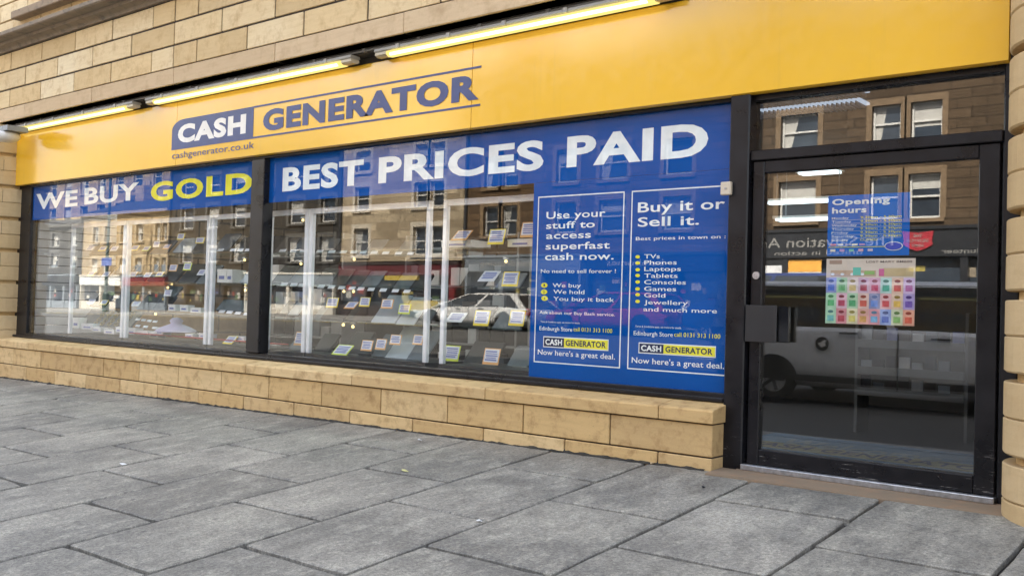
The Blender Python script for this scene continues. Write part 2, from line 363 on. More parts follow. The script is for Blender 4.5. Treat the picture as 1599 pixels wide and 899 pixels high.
M['paint'] = m_plain('road_paint', (.62, .61, .57), .7, vary=.2, scale=9); M['paintyellow'] = m_plain('road_paint_yellow', (.55, .42, .06), .7, vary=.2, scale=9)
sheet('road', M['asphalt'], [-6.35, -8.2, -12, -18, -23.6], dz=-.11)
sheet('far_pavement', M['farpave'], [-24.0, -28, -60])
for nm, y0, y1 in (('kerb', -6.35, -6.05), ('far_kerb', -24.0, -23.6)):
    m = MB(); X = -160
    m.hexa([(-160, y0, G(-160, y0)-.3), (70, y0, G(70, y0)-.3), (70, y1, G(70, y1)-.3), (-160, y1, G(-160, y1)-.3), (-160, y0, G(-160, y0)), (70, y0, G(70, y0)), (70, y1, G(70, y1)), (-160, y1, G(-160, y1))])
    tag(m.build(nm, M['kerb']), kind='structure')
m = MB()
for i in range(20):
    x = -90+i*6
    m.quad((x, -15.0, G(x, -15)-.105), (x+2.6, -15.0, G(x+2.6, -15)-.105), (x+2.6, -15.16, G(x+2.6, -15.16)-.105), (x, -15.16, G(x, -15.16)-.105))
tag(m.build('centre_line_marking', M['paint']), kind='structure')
m = MB(); yy = -23.15
m.quad((-120, yy, G(-120, yy)-.106), (40, yy, G(40, yy)-.106), (40, yy-.14, G(40, yy-.14)-.106), (-120, yy-.14, G(-120, yy-.14)-.106))
tag(m.build('yellow_line_marking', M['paintyellow']), kind='structure')

# ------------------------------------------------------------------ the shop building
shop = thing('shop_building', 'sandstone shop building with yellow fascia, two black framed windows and glazed door', 'building', (0, 0, 0))
def course(parent, joints, z0, z1, yf, yb, mat, name='stone_block', gap=.012, bev=.005):
    for a, b in zip(joints, joints[1:]):
        if b-a < .03: continue
        dy = rnd.uniform(-.003, .003)
        Bx(a+gap, b-gap, yf+dy, yb, z0+gap, z1-gap).build(name, mat, parent, bevel=bev)
XL, XR = -19.7, 1.8
def jlist(x0, pitch, lo=XL, hi=XR, extra=()):
    k0 = math.ceil((lo-x0)/pitch); k1 = math.floor((hi-x0)/pitch)
    js = sorted(set([round(x0+pitch*k, 4) for k in range(k0, k1+1)]+list(extra)))
    return [lo]+[j for j in js if lo+.05 < j < hi-.05]+[hi]
YW = -0.35
uw = Bx(XL, XR, YW+.014, 0.35, 3.905, 5.0).build('upper_wall', M['mortar'], shop)
course(uw, jlist(-10.19, .996, extra=(-10.69,)), 4.672, 4.957, YW, -.1, M['stone'])
course(uw, jlist(-10.69, .996), 4.386, 4.672, YW, -.1, M['stone'])
course(uw, jlist(-10.19, .996, extra=(-10.69,)), 4.106, 4.386, YW, -.1, M['stone'])
course(uw, jlist(-10.655, 1.992), 3.90, 4.106, YW-.012, 0.3, M['lintel'], 'lintel_stone', .005)
# cornice in long moulded stones
co = Bx(XL, XR, -.34, .3, 4.965, 5.15).build('cornice', M['mortar'], shop)
prof = [(-.05, 4.962), (-.385, 4.962), (-.405, 5.0), (-.44, 5.012), (-.50, 5.018), (-.50, 5.062), (-.54, 5.068), (-.63, 5.070), (-.65, 5.085), (-.65, 5.135), (-.60, 5.15), (-.10, 5.20), (-.05, 5.20)]
for a, b in zip(*(lambda j: (j, j[1:]))(jlist(-12.42, 2.45))):
    MB().prism(prof, a+.004, b-.004).build('cornice_stone', M['cornice'], co)
# first floor: ashlar blocks where the photograph shows them, plain ashlar further up
fw = MB()
WIN1 = [(-14.62+k*3.4, -13.2+k*3.4) for k in range(0, 5)]
xs = [XL]+[v for ab in WIN1 for v in ab]+[XR]; zs = [5.2, 5.62, 7.5, 8.6, 10.4, 13.4]
for i in range(len(xs)-1):
    for j in range(len(zs)-1):
        if i % 2 == 1 and j in (1, 3): continue
        fw.box(xs[i], xs[i+1], -.13, .3, zs[j], zs[j+1])
M['ashlar'] = m_masonry('ashlar_upper', (.46, .34, .20), (.42, .30, .17), (.12, .09, .06))
fwo = fw.build('first_floor_wall', M['ashlar'], shop)
course(fwo, jlist(-16.55, .93, -17.5, -14.75), 5.86, 6.14, -.15, -.12, M['stone'])
course(fwo, jlist(-16.08, .93, -17.5, -14.75), 5.58, 5.86, -.15, -.12, M['stone'])
course(fwo, jlist(-16.55, .93, -17.5, -12.0), 5.30, 5.58, -.15, -.12, M['stone'])
M['skyglass'] = m_plain('upper_window_glass', (.05, .07, .12), .05, spec=.8)
for a, b in WIN1:
    for z0, z1 in ((5.62, 7.5), (8.6, 10.4)):
        wnd = MB()
        wnd.box(a, a+.09, -.02, .06, z0, z1).box(b-.09, b, -.02, .06, z0, z1).box(a+.09, b-.09, -.02, .06, z0, z0+.09).box(a+.09, b-.09, -.02, .06, z1-.09, z1).box(a+.09, b-.09, -.03, .05, (z0+z1)/2-.04, (z0+z1)/2+.04)
        wo_ = wnd.build('window', M['white'], shop)
        Bx(a+.05, b-.05, .02, .03, z0+.05, z1-.05).build('pane', M['skyglass'], wo_)
        Bx(a-.75, b+.75, -.30, .1, z0-.12, z0-.003).build('sill', M['cornice'], wo_, bevel=.012)
        Bx(a, b, .31, .34, z0, z1).build('blind', M['roomwall'], wo_)
# body and room
Bx(XL, XR, .32, 9.5, 3.95, 13.4).build('building_body', M['ashlar'], shop)
rf = MB().prism([(-.4, 13.41), (9.6, 13.41), (4.6, 15.0)], XL, XR).build('roof', m_plain('slate_roof', (.06, .062, .07), .7), shop)
Bx(XL, XR, 9.0, 9.4, -.6, 3.95).build('back_wall', M['ashlar'], shop)
Bx(XL, -15.62, .02, 9.0, -.6, 3.9).build('side_wall', M['ashlar'], shop)
Bx(-1.12, XR, .02, 9.0, -.6, 3.9).build('side_wall', M['ashlar'], shop)
ZF = 0.13
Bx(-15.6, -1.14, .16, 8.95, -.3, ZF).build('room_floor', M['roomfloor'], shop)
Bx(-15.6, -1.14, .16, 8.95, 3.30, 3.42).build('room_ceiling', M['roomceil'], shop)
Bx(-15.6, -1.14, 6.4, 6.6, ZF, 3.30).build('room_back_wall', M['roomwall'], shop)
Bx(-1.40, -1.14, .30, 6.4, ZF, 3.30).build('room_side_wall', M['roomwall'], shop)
# soffit under the lintel and backing behind the fascia
Bx(-15.7, -1.2, -.19, .12, 3.845, 3.9015).build('soffit', M['dark2'], shop)
Bx(-15.7, -1.2, -.055, .12, 2.98, 3.845).build('fascia_backing', M['dark2'], shop)

# low stone wall under the windows
RX0, RX1, YR = -16.0, -3.345, -.28
rw = Bx(RX0+.01, RX1-.012, YR+.016, .06, -.4, .57).build('low_wall', M['mortar'], shop)
course(rw, jlist(-4.253, .885, RX0, RX1), .236, .484, YR, .03, M['riser'], gap=.006)
course(rw, jlist(-3.81, .885, RX0, RX1), -.25, .236, YR-.004, .03, M['riser'], gap=.006)
for a, b in zip(*(lambda j: (j, j[1:]))(jlist(-3.80, 1.757, RX0, RX1+.012))):
    MB().prism([(-.305, .490), (.04, .490), (.04, .636), (-.03, .632), (-.295, .592), (-.305, .580)], a+.004, b-.004).build('coping_stone', M['riser'], rw, bevel=.004)

dirt = MB(); r4 = random.Random(3); nx = 220  # gathered dirt that also puts contact shade along the wall foot
M['dirt'] = m_plain('dirt_contact_shade', (.035, .032, .026), .95, vary=.3, scale=12)
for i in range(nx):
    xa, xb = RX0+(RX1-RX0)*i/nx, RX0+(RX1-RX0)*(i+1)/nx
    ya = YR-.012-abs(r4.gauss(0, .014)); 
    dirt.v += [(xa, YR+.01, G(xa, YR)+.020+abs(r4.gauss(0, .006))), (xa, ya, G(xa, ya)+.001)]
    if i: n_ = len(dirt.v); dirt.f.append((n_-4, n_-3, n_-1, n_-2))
tag(dirt.build('dirt', M['dirt']), 'dark line of dirt and painted contact shade at the foot of the low stone wall', 'dirt', kind='stuff')
# round rusticated columns either side
def column(cx, cy, rad, zbase, label):
    c = Bx(cx-.2, cx+.2, cy-.2, cy+.2, -.3, 3.9).build('column', M['mortar'], shop); c['label'] = label
    zt = 2.935
    levels = [zt+.489*k for k in range(-7, 3)]
    for a, b in zip(levels, levels[1:]):
        if b < zbase+.03: continue
        a = max(a, zbase-.1); mid = (a+b)/2
        # deep groove between bands, thin joint at mid height
        for z0, z1 in ((a+.028, mid-.0015), (mid+.0015, b-.028)):
            if z1 < zbase: continue
            for k in range(4):
                off = (0 if z0 < mid-.01 else .785)+.35
                t0, t1 = math.pi/2*k+off, math.pi/2*(k+1)+off
                top_r = rad
                m = MB().lathe(cx, cy, [(rad*.3, z0), (rad-.012, z0), (rad, z0+.012), (rad, z1-.006), (rad-.006, z1), (rad*.3, z1)], 10, t0+.004, t1-.004)
                m.build('stone_block', M['pale'], c)
        MB().lathe(cx, cy, [(rad*.3, b-.03), (rad-.075, b-.03), (rad-.075, b+.03), (rad*.3, b+.03)], 32).build('groove_ring', M['riser'], c)
    return c
column(-.93, -.20, .47, .05, 'rounded sandstone column of grooved bands right of the door')
column(-16.0, -.02, .62, -.1, 'grooved sandstone column left of the windows')

# black timber frames and glass
WZ0, WZ1 = .640, 2.985
fr = MB()
YF0, YF1 = -.045, .07
fr.box(-15.52, -15.05, YF0+.02, YF1, WZ0, WZ1)                        # left jamb
fr.box(-15.05, -3.36, YF0, YF1, WZ0, .700)                            # bottom rail
fr.box(-15.05, -3.36, YF0, YF1, 2.93, WZ1)                            # head
fr.build('window_frame', M['frame'], shop, bevel=.006)
Bx(-9.41, -9.17, YF0-.03, YF1, .702, 2.928).build('window_mullion', M['frame'], shop, bevel=.008)
Bx(-15.5, -3.37, YF0-.035, YF0-.002, .632, .668).build('window_sill_bar', M['frame'], shop, bevel=.008)
for a, b, lab in ((-15.05, -9.41, 'left shop window pane'), (-9.17, -3.36, 'right shop window pane')):
    o = Bx(a-.004, b+.004, 0, .012, .69, 2.94).build('window_glass', M['glass'], shop); o['label'] = lab
# door surround, transom and door
Bx(-3.36, -3.20, -.10, .09, .06, 2.985).build('door_post', M['frame'], shop, bevel=.01)
Bx(-1.47, -1.36, -.06, .09, .06, 2.985).build('door_post', M['frame'], shop, bevel=.01)
Bx(-3.20, -1.47, -.07, .09, 2.46, 2.535).build('transom_bar', M['frame'], shop, bevel=.006)
Bx(-3.20, -1.47, -.03, .09, 2.915, 2.985).build('transom_head', M['frame'], shop, bevel=.004)
Bx(-3.198, -1.472, .02, .028, 2.52, 2.93).build('transom_glass', M['doorglass'], shop)
Bx(-3.24, -1.40, -.125, .12, .06, .158).build('door_step', M['step'], shop, bevel=.008)
MB().prism([(-.40, .0), (-.127, .0), (-.127, .156), (-.30, .150), (-.40, .144)], -3.34, -1.36).build('door_step_stone', M['step'], shop)
Bx(-3.20, -1.47, -.122, -.055, .158, .198).build('threshold_strip', M['alu'], shop, bevel=.004)
door = empty('door', (-3.2, 0, .15), shop)
def dl(mb):      # door meshes are written in world coordinates and moved to the hinge
    for i, v in enumerate(mb.v): mb.v[i] = (v[0]+3.2, v[1], v[2]-.15)
    return mb
dz0, dz1 = .196, 2.455
dl(Bx(-3.185, -3.095, -.05, .03, dz0, dz1)).build('door_stile', M['frame'], door, bevel=.006)
dl(Bx(-1.612, -1.485, -.05, .03, dz0, dz1)).build('door_stile', M['frame'], door, bevel=.006)
dl(Bx(-3.0945, -1.6125, -.048, .03, dz0, .312)).build('door_rail', M['frame'], door, bevel=.006)
dl(Bx(-3.0945, -1.6125, -.048, .03, 2.365, dz1)).build('door_rail', M['frame'], door, bevel=.006)
dl(Bx(-3.098, -1.608, -.018, -.004, .305, 2.37)).build('door_glass', M['doorglass'], door)
hq0, hq1 = at(1163, 533, -.11), at(1213, 477, -.11); hx = at(1232, 505, -.08).x
hp = dl(Bx(hq0.x, hq1.x, -.112, -.098, hq0.z, hq1.z)).build('pull_handle', M['dark'], door, bevel=.004)
dl(Bx(hq1.x+.001, hx, -.085, -.05, hq0.z+.005, hq1.z-.008)).build('handle_return', M['screen'], door, bevel=.003)
dl(Bx(-3.18, -3.12, -.098, -.05, 1.17, 1.33)).build('handle_bracket', M['dark'], door)
ml = MB().tube((-3.155+.02, -.050, 1.60), (-3.155+.02, -.068, 1.60), .028, 20); dl(ml)
dlk = ml.build('door_lock', M['alu'], door)

# ------------------------------------------------------------------ fascia sign
sign = thing('fascia_sign', 'long glossy yellow fascia sign lettered CASH GENERATOR in blue and white', 'sign', (-8.4, -.12, 2.96))
SO = Vector((-8.4, -.12, 2.96))
def sl_(o): o.location = -SO; return o
FY = -.12
for a, b in ((-15.40, -10.936), (-10.929, -5.987), (-5.980, -1.435)):
    sl_(MB().prism([(FY, 2.965), (FY+.03, 2.955), (FY+.055, 2.955), (FY+.055, 3.76), (FY+.01, 3.765), (FY, 3.755)], a, b).build('panel', M['fascia'], sign))
y = FY-.003
def at2(px, py): p = at(px, py, FY); return p.x, p.z
bx0, bz0 = at2(268, 234); bx1, bz1 = at2(397, 163.5); bz0 = 3.158; bz1 = 3.53
n = 10; r = .13
poly = [(bx0, bz0), (bx1, bz0), (bx1, bz1)]+[(bx0+r*2.0-r*2.0*math.sin(math.pi/2*i/n), bz1-r+r*math.cos(math.pi/2*i/n)) for i in range(n+1)]
m = MB(); m.v = [(a, y, b) for a, b in poly]; m.f = [tuple(range(len(poly)))]
sl_(m.build('logo_box', M['fblue'], sign))
lx1 = at2(752, 100)[0]
for z in (3.532, 3.158):
    sl_(Bx(bx1, lx1, y-.001, y+.001, z-.020 if z > 3.3 else z, z if z > 3.3 else z+.020).build('logo_line', M['fblue'], sign))
sl_(lettering('CASH', at2(278, 222)[0], at2(384, 210)[0], 3.232, .228, y-.002, M['fwhite'], sign, bold=.052))
sl_(lettering('GENERATOR', at2(411, 200)[0], at2(748, 150)[0], 3.222, .240, y-.002, M['fblue'], sign, bold=.050))
sl_(lettering('cashgenerator.co.uk', at2(269, 248)[0], at2(397, 235)[0], 3.048, .078, y-.001, M['fblue'], sign, bold=.004))

# ------------------------------------------------------------------ fluorescent fittings under the soffit
def fitting(xa, xb, label, cut=False):
    t = thing('light_fitting', label, 'light fitting', (xa, -.20, 3.782), 'fluorescent fittings above the fascia')
    L = xb-xa
    MB().prism([(-.07, .055), (.05, .055), (.06, .03), (.04, .018), (-.06, .018), (-.075, .03)], 0, L).build('housing', M['fitting'], t)
    d = MB().prism([(-.062, .017), (.045, .017), (.05, -.008), (.03, -.028), (-.03, -.034), (-.06, -.012)], .16, L-.16).build('diffuser', M['diffuser'], t)
    MB().tube((.22, -.056, -.018), (L-.22, -.056, -.018), .017, 8).build('tube', M['tube'], t)
    for a, b in ((0, .16), (L-.16, L)):
        MB().prism([(-.062, .017), (.045, .017), (.05, -.004), (.03, -.02), (-.03, -.024), (-.06, -.008)], a+.002, b-.002).build('end_cap', M['opal'], t)
    for k in range(5):
        x = L*(k+.5)/5
        Bx(x-.02, x+.02, -.085, -.066, .02, .062).build('clip', M['fitting'], t)
    return t
fitting(at(0, 200, -.22).x-.3, at(212, 165, -.22).x, 'short lit fluorescent fitting at the left end above the yellow sign')
fitting(at(232, 160, -.22).x, at(553, 104, -.22).x, 'lit fluorescent fitting in the middle, above the word CASH')
fitting(at(590, 90, -.22).x, at(1052, 5, -.22).x, 'long lit fluorescent fitting at the right, running out of the top of frame')
cnd = thing('cable_conduit', 'thin dark cable conduit running along the dirty soffit above the lamps', 'conduit', (-8, -.21, 3.868))
MB().tube((-7.4, 0, 0), (6.6, 0, 0), .012, 8).build('pipe', M['grey'], cnd)
for k in range(18): Bx(-7.2+k*.78, -7.16+k*.78, -.018, .018, -.016, .016).build('saddle', M['grey'], cnd)

# ------------------------------------------------------------------ security camera and door contact
sc_ = thing('security_camera', 'white dome security camera on the left column below the lamps', 'camera', at(8, 213, -.5))
MB().lathe(0, 0, [(0, .05), (.19, .05), (.21, .02), (.20, -.03), (.15, -.07), (.0, -.085)], 24).build('housing', M['white'], sc_, smooth=True)
Bx(-.16, .3, -.1, .2, .055, .13).build('bracket', M['grey'], sc_)
for dx in (-.055, .03): MB().tube((dx, -.17, -.02), (dx, -.215, -.025), .035, 12).build('lens', M['screen'], sc_)
dc = thing('door_contact', 'small cream alarm contact box on the black post beside the blue panel', 'alarm box', (-3.365, -.115, 2.255))
Bx(-.042, .042, -.025, .012, -.05, .05).build('case', m_plain('cream_plastic', (.60, .52, .40), .5), dc, bevel=.006)
MB().tube((0, -.025, 0), (0, -.031, 0), .009, 8).build('screw', M['alu'], dc)

# ------------------------------------------------------------------ vinyl banners inside the glass
VY = .007
def banner(name, label, X0, X1, z0, z1):
    t = thing(name, label, 'window banner', (X0, VY, z0))
    t['_o'] = 0; del t['_o']
    o = Bx(X0, X1, VY, VY+.002, z0, z1).build('sheet', M['vblue'], t); o.location = (-X0, -VY, -z0)
    return t, Vector((-X0, -VY, -z0))
def put(o, off): o.location = off; return o
LY = VY-.002
t, o_ = banner('window_banner', 'blue banner lettered WE BUY GOLD across the top of the left window', -15.06, -9.40, 2.425, 2.935)
put(lettering('WE', -14.95, -13.66, 2.585, .235, LY, M['vwhite'], t, bold=.03), o_)
put(lettering('BUY', -13.46, -12.0, 2.595, .235, LY, M['vwhite'], t, bold=.03), o_)
put(lettering('GOLD', -11.70, -9.50, 2.555, .25, LY, M['vyellow'], t, bold=.034), o_)
t, o_ = banner('window_banner', 'blue banner lettered BEST PRICES PAID across the top of the right window', -9.18, -3.352, 2.425, 2.937)
for s, a, b in (('BEST', -8.93, -7.58), ('PRICES', -7.35, -5.215), ('PAID', -4.96, -3.595)):
    put(lettering(s, a, b, 2.540, .268, LY, M['vwhite'], t, bold=.038), o_)
t, o_ = banner('window_panel', 'tall blue panel of white lettering covering the right end of the right window', -5.315, -3.352, .692, 2.423)
for a, b in ((-5.262, -4.355), (-4.285, -3.395)):
    put(frame_lines(a, b, .830, 2.300, .010, LY, M['vwhite'], t), o_)
def T(s, xl, yb, xr, cap, mat='vwhite', bold=.006):
    """line of lettering measured in the enlarged crop of the panel"""
    p = at(800+xl/2.305, 250+yb/2.305, VY); q = at(800+xr/2.305, 250+yb/2.305, VY)
    top = at(800+xl/2.305, 250+(yb-cap)/2.305, VY)
    return put(lettering(s, p.x, q.x, p.z, top.z-p.z, LY, M[mat], t, bold), o_)
for a in (('Use your', 123, 212, 335, 25), ('stuff to', 122, 248, 297, 24), ('access', 122, 284, 283, 24), ('superfast', 120, 322, 351, 24), ('cash now.', 118, 360, 365, 25)):
    T(*a, bold=.012)
for a in (('No need to sell forever !', 103, 406, 373, 13), ('We buy', 145, 457, 247, 14), ('We hold', 148, 480, 260, 14), ('You buy it back', 148, 505, 367, 14), ('Ask about our Buy Back service.', 98, 552, 370, 10),
          ('Terms & Conditions apply, ask instore for details', 102, 583, 243, 5), ('Edinburgh Store', 98, 611, 216, 14), ("Now here's a great deal.", 92, 698, 370, 18),
          ('Best prices in town on :', 445, 289, 768, 12), ('Terms & Conditions apply, ask instore for details', 443, 600, 608, 6), ('Edinburgh Store', 437, 629, 578, 15), ("Now here's a great deal.", 430, 728, 763, 20)):
    T(*a)
T('call 0131 313 1100', 221, 615, 360, 14, 'vyellow'); T('call 0131 313 1100', 583, 634, 749, 15, 'vyellow')
T('Buy it or', 452, 189, 765, 36, bold=.014); T('Sell it.', 452, 240, 672, 33, bold=.014)
for k, (s, xr, yb) in enumerate((('TVs', 531, 354), ('Phones', 592, 376), ('Laptops', 607, 399), ('Tablets', 595, 423), ('Consoles', 625, 446), ('Games', 590, 470), ('Gold', 551, 493), ('Jewellery', 632, 518))):
    T(s, 475, yb, xr, 15)
T('and much more', 472, 543, 737, 15)
def disc(X, Z, rx, rz, Y, mat, parent, name, n=16):
    m = MB(); m.v = [(X+rx*math.cos(2*math.pi*i/n), Y, Z+rz*math.sin(2*math.pi*i/n)) for i in range(n)]; m.f = [tuple(range(n))]
    return m.build(name, mat, parent)
for yb in (348, 370, 394, 415, 438, 463, 484, 508):
    p = at(800+451/2.305, 250+yb/2.305, LY); put(disc(p.x, p.z, .022, .014, LY, M['vyellow'], t, 'bullet'), o_)
for s, x, yb in (('1', 115, 450), ('2', 114, 474), ('3', 116, 497)):
    p = at(800+x/2.305, 250+yb/2.305, LY); put(disc(p.x, p.z, .036, .022, LY, M['vyellow'], t, 'number_disc', 20), o_)
    put(lettering(s, p.x-.008, p.x+.008, p.z-.011, .022, LY-.001, M['vnavy'], t, bold=.02), o_)
for x0, xm, x1, y0, y1 in ((112, 187, 347, 633, 672), (455, 545, 733, 655, 694)):
    P = lambda x, yy: at(800+x/2.305, 250+yy/2.305, LY)
    a, b, c = P(x0, y0), P(xm, y0), P(x1, y0); zl = P(x0, y1).z; zt = a.z
    put(Bx(a.x, c.x, LY, LY+.0005, zl, zt).build('logo_border', M['vwhite'], t), o_)
    put(Bx(a.x+.008, b.x, LY-.0015, LY-.001, zl+.008, zt-.008).build('logo_box', M['vnavy'], t), o_)
    put(Bx(b.x, c.x-.006, LY-.0015, LY-.001, zl+.008, zt-.008).build('logo_box', M['vyellow'], t), o_)
    h = (zt-zl)*.52; zb = zl+(zt-zl)*.24
    put(lettering('CASH', a.x+.025, b.x-.02, zb, h, LY-.0025, M['vwhite'], t, bold=.03), o_)
    put(lettering('GENERATOR', b.x+.018, c.x-.025, zb, h, LY-.0025, M['vnavy'], t, bold=.03), o_)

# ------------------------------------------------------------------ posters inside the door
PY = -.009
p0 = Vector((-2.62, PY, 1.742))
t = thing('opening_hours_poster', 'blue opening hours poster inside the door glass', 'poster', p0)
def pl(o): o.location = -p0; return o
pl(Bx(-2.62, -2.052, PY, PY+.002, 1.742, 2.172).build('sheet', m_plain('poster_blue', (0.001, 0.13, 0.52), .8, spec=.05), t))
y = PY-.002
pl(lettering('Opening', -2.59, -2.185, 2.105, .042, y, M['vwhite'], t, bold=.03)); pl(lettering('hours', -2.59, -2.345, 2.045, .042, y, M['vwhite'], t, bold=.03))
for k, d in enumerate(('Monday', 'Tuesday', 'Wednesday', 'Thursday', 'Friday', 'Saturday', 'Sunday')):
    z = 2.004-k*.0262
    pl(lettering(d, -2.59, -2.59+.0195*len(d)+.004, z, .014, y, M['vwhite'], t, bold=.006))
    pl(lettering('9.30am - 5.30pm' if k < 6 else 'CLOSED', -2.385, -2.105 if k < 6 else -2.265, z, .014, y, M['vyellow'], t, bold=.006))
    if k < 6: pl(Bx(-2.59, -2.105, y, y+.001, z-.0085, z-.0070).build('rule', M['vwhite'], t))
pl(Bx(-2.61, -2.215, y, y+.001, 1.802, 1.806).build('rule', M['vyellow'], t))
pl(disc(-2.155, 1.806, .062, .031, y, M['vwhite'], t, 'badge', 28)); pl(disc(-2.155, 1.806, .056, .026, y-.002, m_plain('badge_blue', (.03, .06, .5), .4), t, 'badge', 28))
cc = [(.7, .25, .3), (.7, .7, .75), (.2, .25, .5), (.75, .72, .6), (.5, .3, .55), (.15, .5, .4), (.7, .4, .5), (.6, .5, .6)]
for k in range(5):
    pl(Bx(-2.595+k*.051, -2.555+k*.051, y, y+.001, 1.815, 1.828).build('icon', m_plain('icon_tint', cc[k], .5), t))
    pl(Bx(-2.595+k*.066, -2.56+k*.066, y, y+.001, 1.773, 1.790).build('icon', m_plain('icon_tint', cc[(k+3) % 8], .5), t))
p0 = Vector((-2.62, PY, 1.262))
t = thing('product_poster', 'colourful poster grid of twenty four tiles below the blue opening hours poster', 'poster', p0)
pl(Bx(-2.622, -2.008, PY, PY+.002, 1.262, 1.722).build('sheet', m_plain('poster_beige', (.74, .63, .52), .8, spec=.05), t))
pl(Bx(-2.60, -2.51, y, y+.001, 1.685, 1.712).build('brand_box', m_plain('poster_brown', (.38, .25, .18), .5), t))
pl(lettering('LOST MARY BM600', -2.34, -2.03, 1.692, .014, y, m_plain('poster_ink', (.10, .06, .05), .5), t, bold=.01))
pl(Bx(-2.59, -2.27, y, y+.001, 1.598, 1.64).build('band', m_plain('poster_tan', (.55, .38, .25), .5), t))
pl(Bx(-2.22, -2.02, y, y+.001, 1.60, 1.655).build('band', m_plain('poster_sand', (.60, .45, .22), .5), t))
pl(Bx(-2.43, -2.375, y-.002, y-.001, 1.605, 1.66).build('bottle', m_plain('poster_teal', (.10, .50, .38), .4), t, bevel=.0004)); pl(Bx(-2.25, -2.215, y-.002, y-.001, 1.60, 1.65).build('bottle', m_plain('poster_pink', (.65, .10, .28), .4), t))
pl(Bx(-2.35, -2.28, y-.002, y-.001, 1.61, 1.635).build('leaf', m_plain('poster_green', (.25, .45, .10), .4), t))
for k in range(4): pl(disc(-2.575+k*.07, 1.612, .014, .009, y-.001, M['vwhite'], t, 'icon', 12))
tiles = ['4a63c8', '8fd08f', 'f2d9d0', 'd9a0c0', 'e080b0', 'a8e0d0', 'f0b080', 'd8a8e0', '90d898', 'f0a8c0', '98d090', 'f0b8a0', '28389a', 'f0a0a0', 'f0c090', '9a70d0', '98e0a0', 'e05060', 'f0e0a0', 'f09070', 'e86878', '5888e0', 'd8e0a0', 'f08020']
cores = ['2868d8', '60b868', 'f0d080', 'c02850', 'd01860', '30b090', 'd84030', 'c060a8', '50c070', 'c01850', '38a860', 'e05030', '6090e8', 'e03840', 'f0c040', '7040b8', '70c8c0', 'c01838', 'e8d860', 'f0b050', '80c0e8', '2858c0', '90c860', 'e85010']
def hexc(h): return tuple((int(h[i:i+2], 16)/255)**2.2 for i in (0, 2, 4))
TW = .614/8
for k in range(24):
    cx_, cz_ = k % 8, k//8; x0 = -2.622+cx_*TW; z1 = 1.588-cz_*.1085
    k1 = N('tile'); gsep = k1.n('SeparateXYZ'); k1.l(k1.pos(), gsep.inputs[0])
    pl(Bx(x0+.001, x0+TW-.001, y, y+.001, z1-.1075, z1).build('tile', m_plain('tile_tint', tuple(v*.62+.30 for v in hexc(tiles[k])), .8, spec=.05, vary=.1, scale=20), t))
    bpy.data.materials.remove(k1.m)
    pl(Bx(x0+TW*.2, x0+TW*.8, y-.002, y-.001, z1-.092, z1-.05).build('pod', m_plain('pod_tint', tuple(v*.8+.10 for v in hexc(cores[k])), .8, spec=.05, vary=.15, scale=30), t, bevel=.0004))
    pl(disc(x0+TW*.5, z1-.024, TW*.27, .011, y-.002, m_plain('fruit_tint', tuple(c*.35+.02 for c in hexc(cores[k])), .5), t, 'fruit', 9))

# ------------------------------------------------------------------ inside the shop: mat, racks, cabinets
MATINK = m_plain('mat_ink', (.10, .14, .17), .9)
mat_ = thing('door_mat', 'blue welcome mat on the dark floor just inside the door', 'mat', (-2.85, 1.55, ZF))
mat_.scale = (1.35, 1.75, 1)
Bx(-.86, .86, -.5, .45, .002, .014).build('pile', m_plain('mat_blue', (.02, .09, .18), .9), mat_)
lettering('Welcome', -.62, .42, .10, .24, -.0, MATINK, mat_, bold=.02, flat=.018); 
Bx(-.80, .84, -.16, .06, .015, .017).build('band', m_plain('mat_band', (.14, .13, .05), .9), mat_)
lettering('CASH GENERATOR', -.78, .82, 0, .13, -.12, M['vnavy'], mat_, bold=.02, flat=.020)
lettering("Now here's a great deal", -.5, .84, 0, .11, -.40, MATINK, mat_, flat=.018)
# ceiling strips; those behind banner and panel are added unseen to brighten the goods
for i, (x, yy, z, L, lab) in enumerate(((-4.50, 4.2, 2.70, .95, 'hanging light strip seen through the door left of the hours poster'), (-4.44, 4.2, 2.49, .8, 'lower hanging light strip seen through the door'), (-4.35, 4.2, 3.03, .45, 'thin light strip at the top of the door glass'), (-5.8, 1.7, 3.28, 1.4, 'added unseen light strip behind the blue panel'),
                                     (-8.0, 1.7, 3.28, 1.6, 'added unseen light strip above the laptop cabinet, behind the right banner'), (-11.0, 1.7, 3.28, 1.6, 'added unseen light strip above the middle cabinet, behind the left banner'), (-13.6, 1.7, 3.28, 1.4, 'added unseen light strip at the far left inside'))):
    t = thing('ceiling_light', lab, 'ceiling light', (x, yy, z), 'light strips inside the shop')
    Bx(-L/2-.05, L/2+.05, -.09, .09, -.035, -.001).build('housing', M['white'], t)
    Bx(-L/2, L/2, -.11, .07, -.06, -.0355).build('diffuser', M['strip'] if z < 3.1 else M['fill_strip'], t)
    for xx in (-L*.4, L*.4): MB().tube((xx, 0, -.001), (xx, 0, 3.3-z), .006, 6).build('hanger', M['grey'], t)
for i, (yy, lab) in enumerate(((1.55, 'upper louvred ceiling panel seen through the glass above the door'), (2.05, 'lower louvred ceiling panel seen through the glass above the door'))):
    a, b = at(1182, 160+i*22, yy).x, at(1350, 155+i*24, yy).x; z = 3.27-i*.0
    t = thing('ceiling_grille', lab, 'ceiling grille', (a, yy, z), 'louvred ceiling panels above the door')
    Bx(0, b-a, -.13, .13, .006, .028).build('tray', m_emit('grille_glow', (.62, .74, .92), .42), t)
    for k in range(24): Bx((b-a)*k/24, (b-a)*k/24+.012, -.13, .13, -.03, .004).build('slat', M['grey'], t)
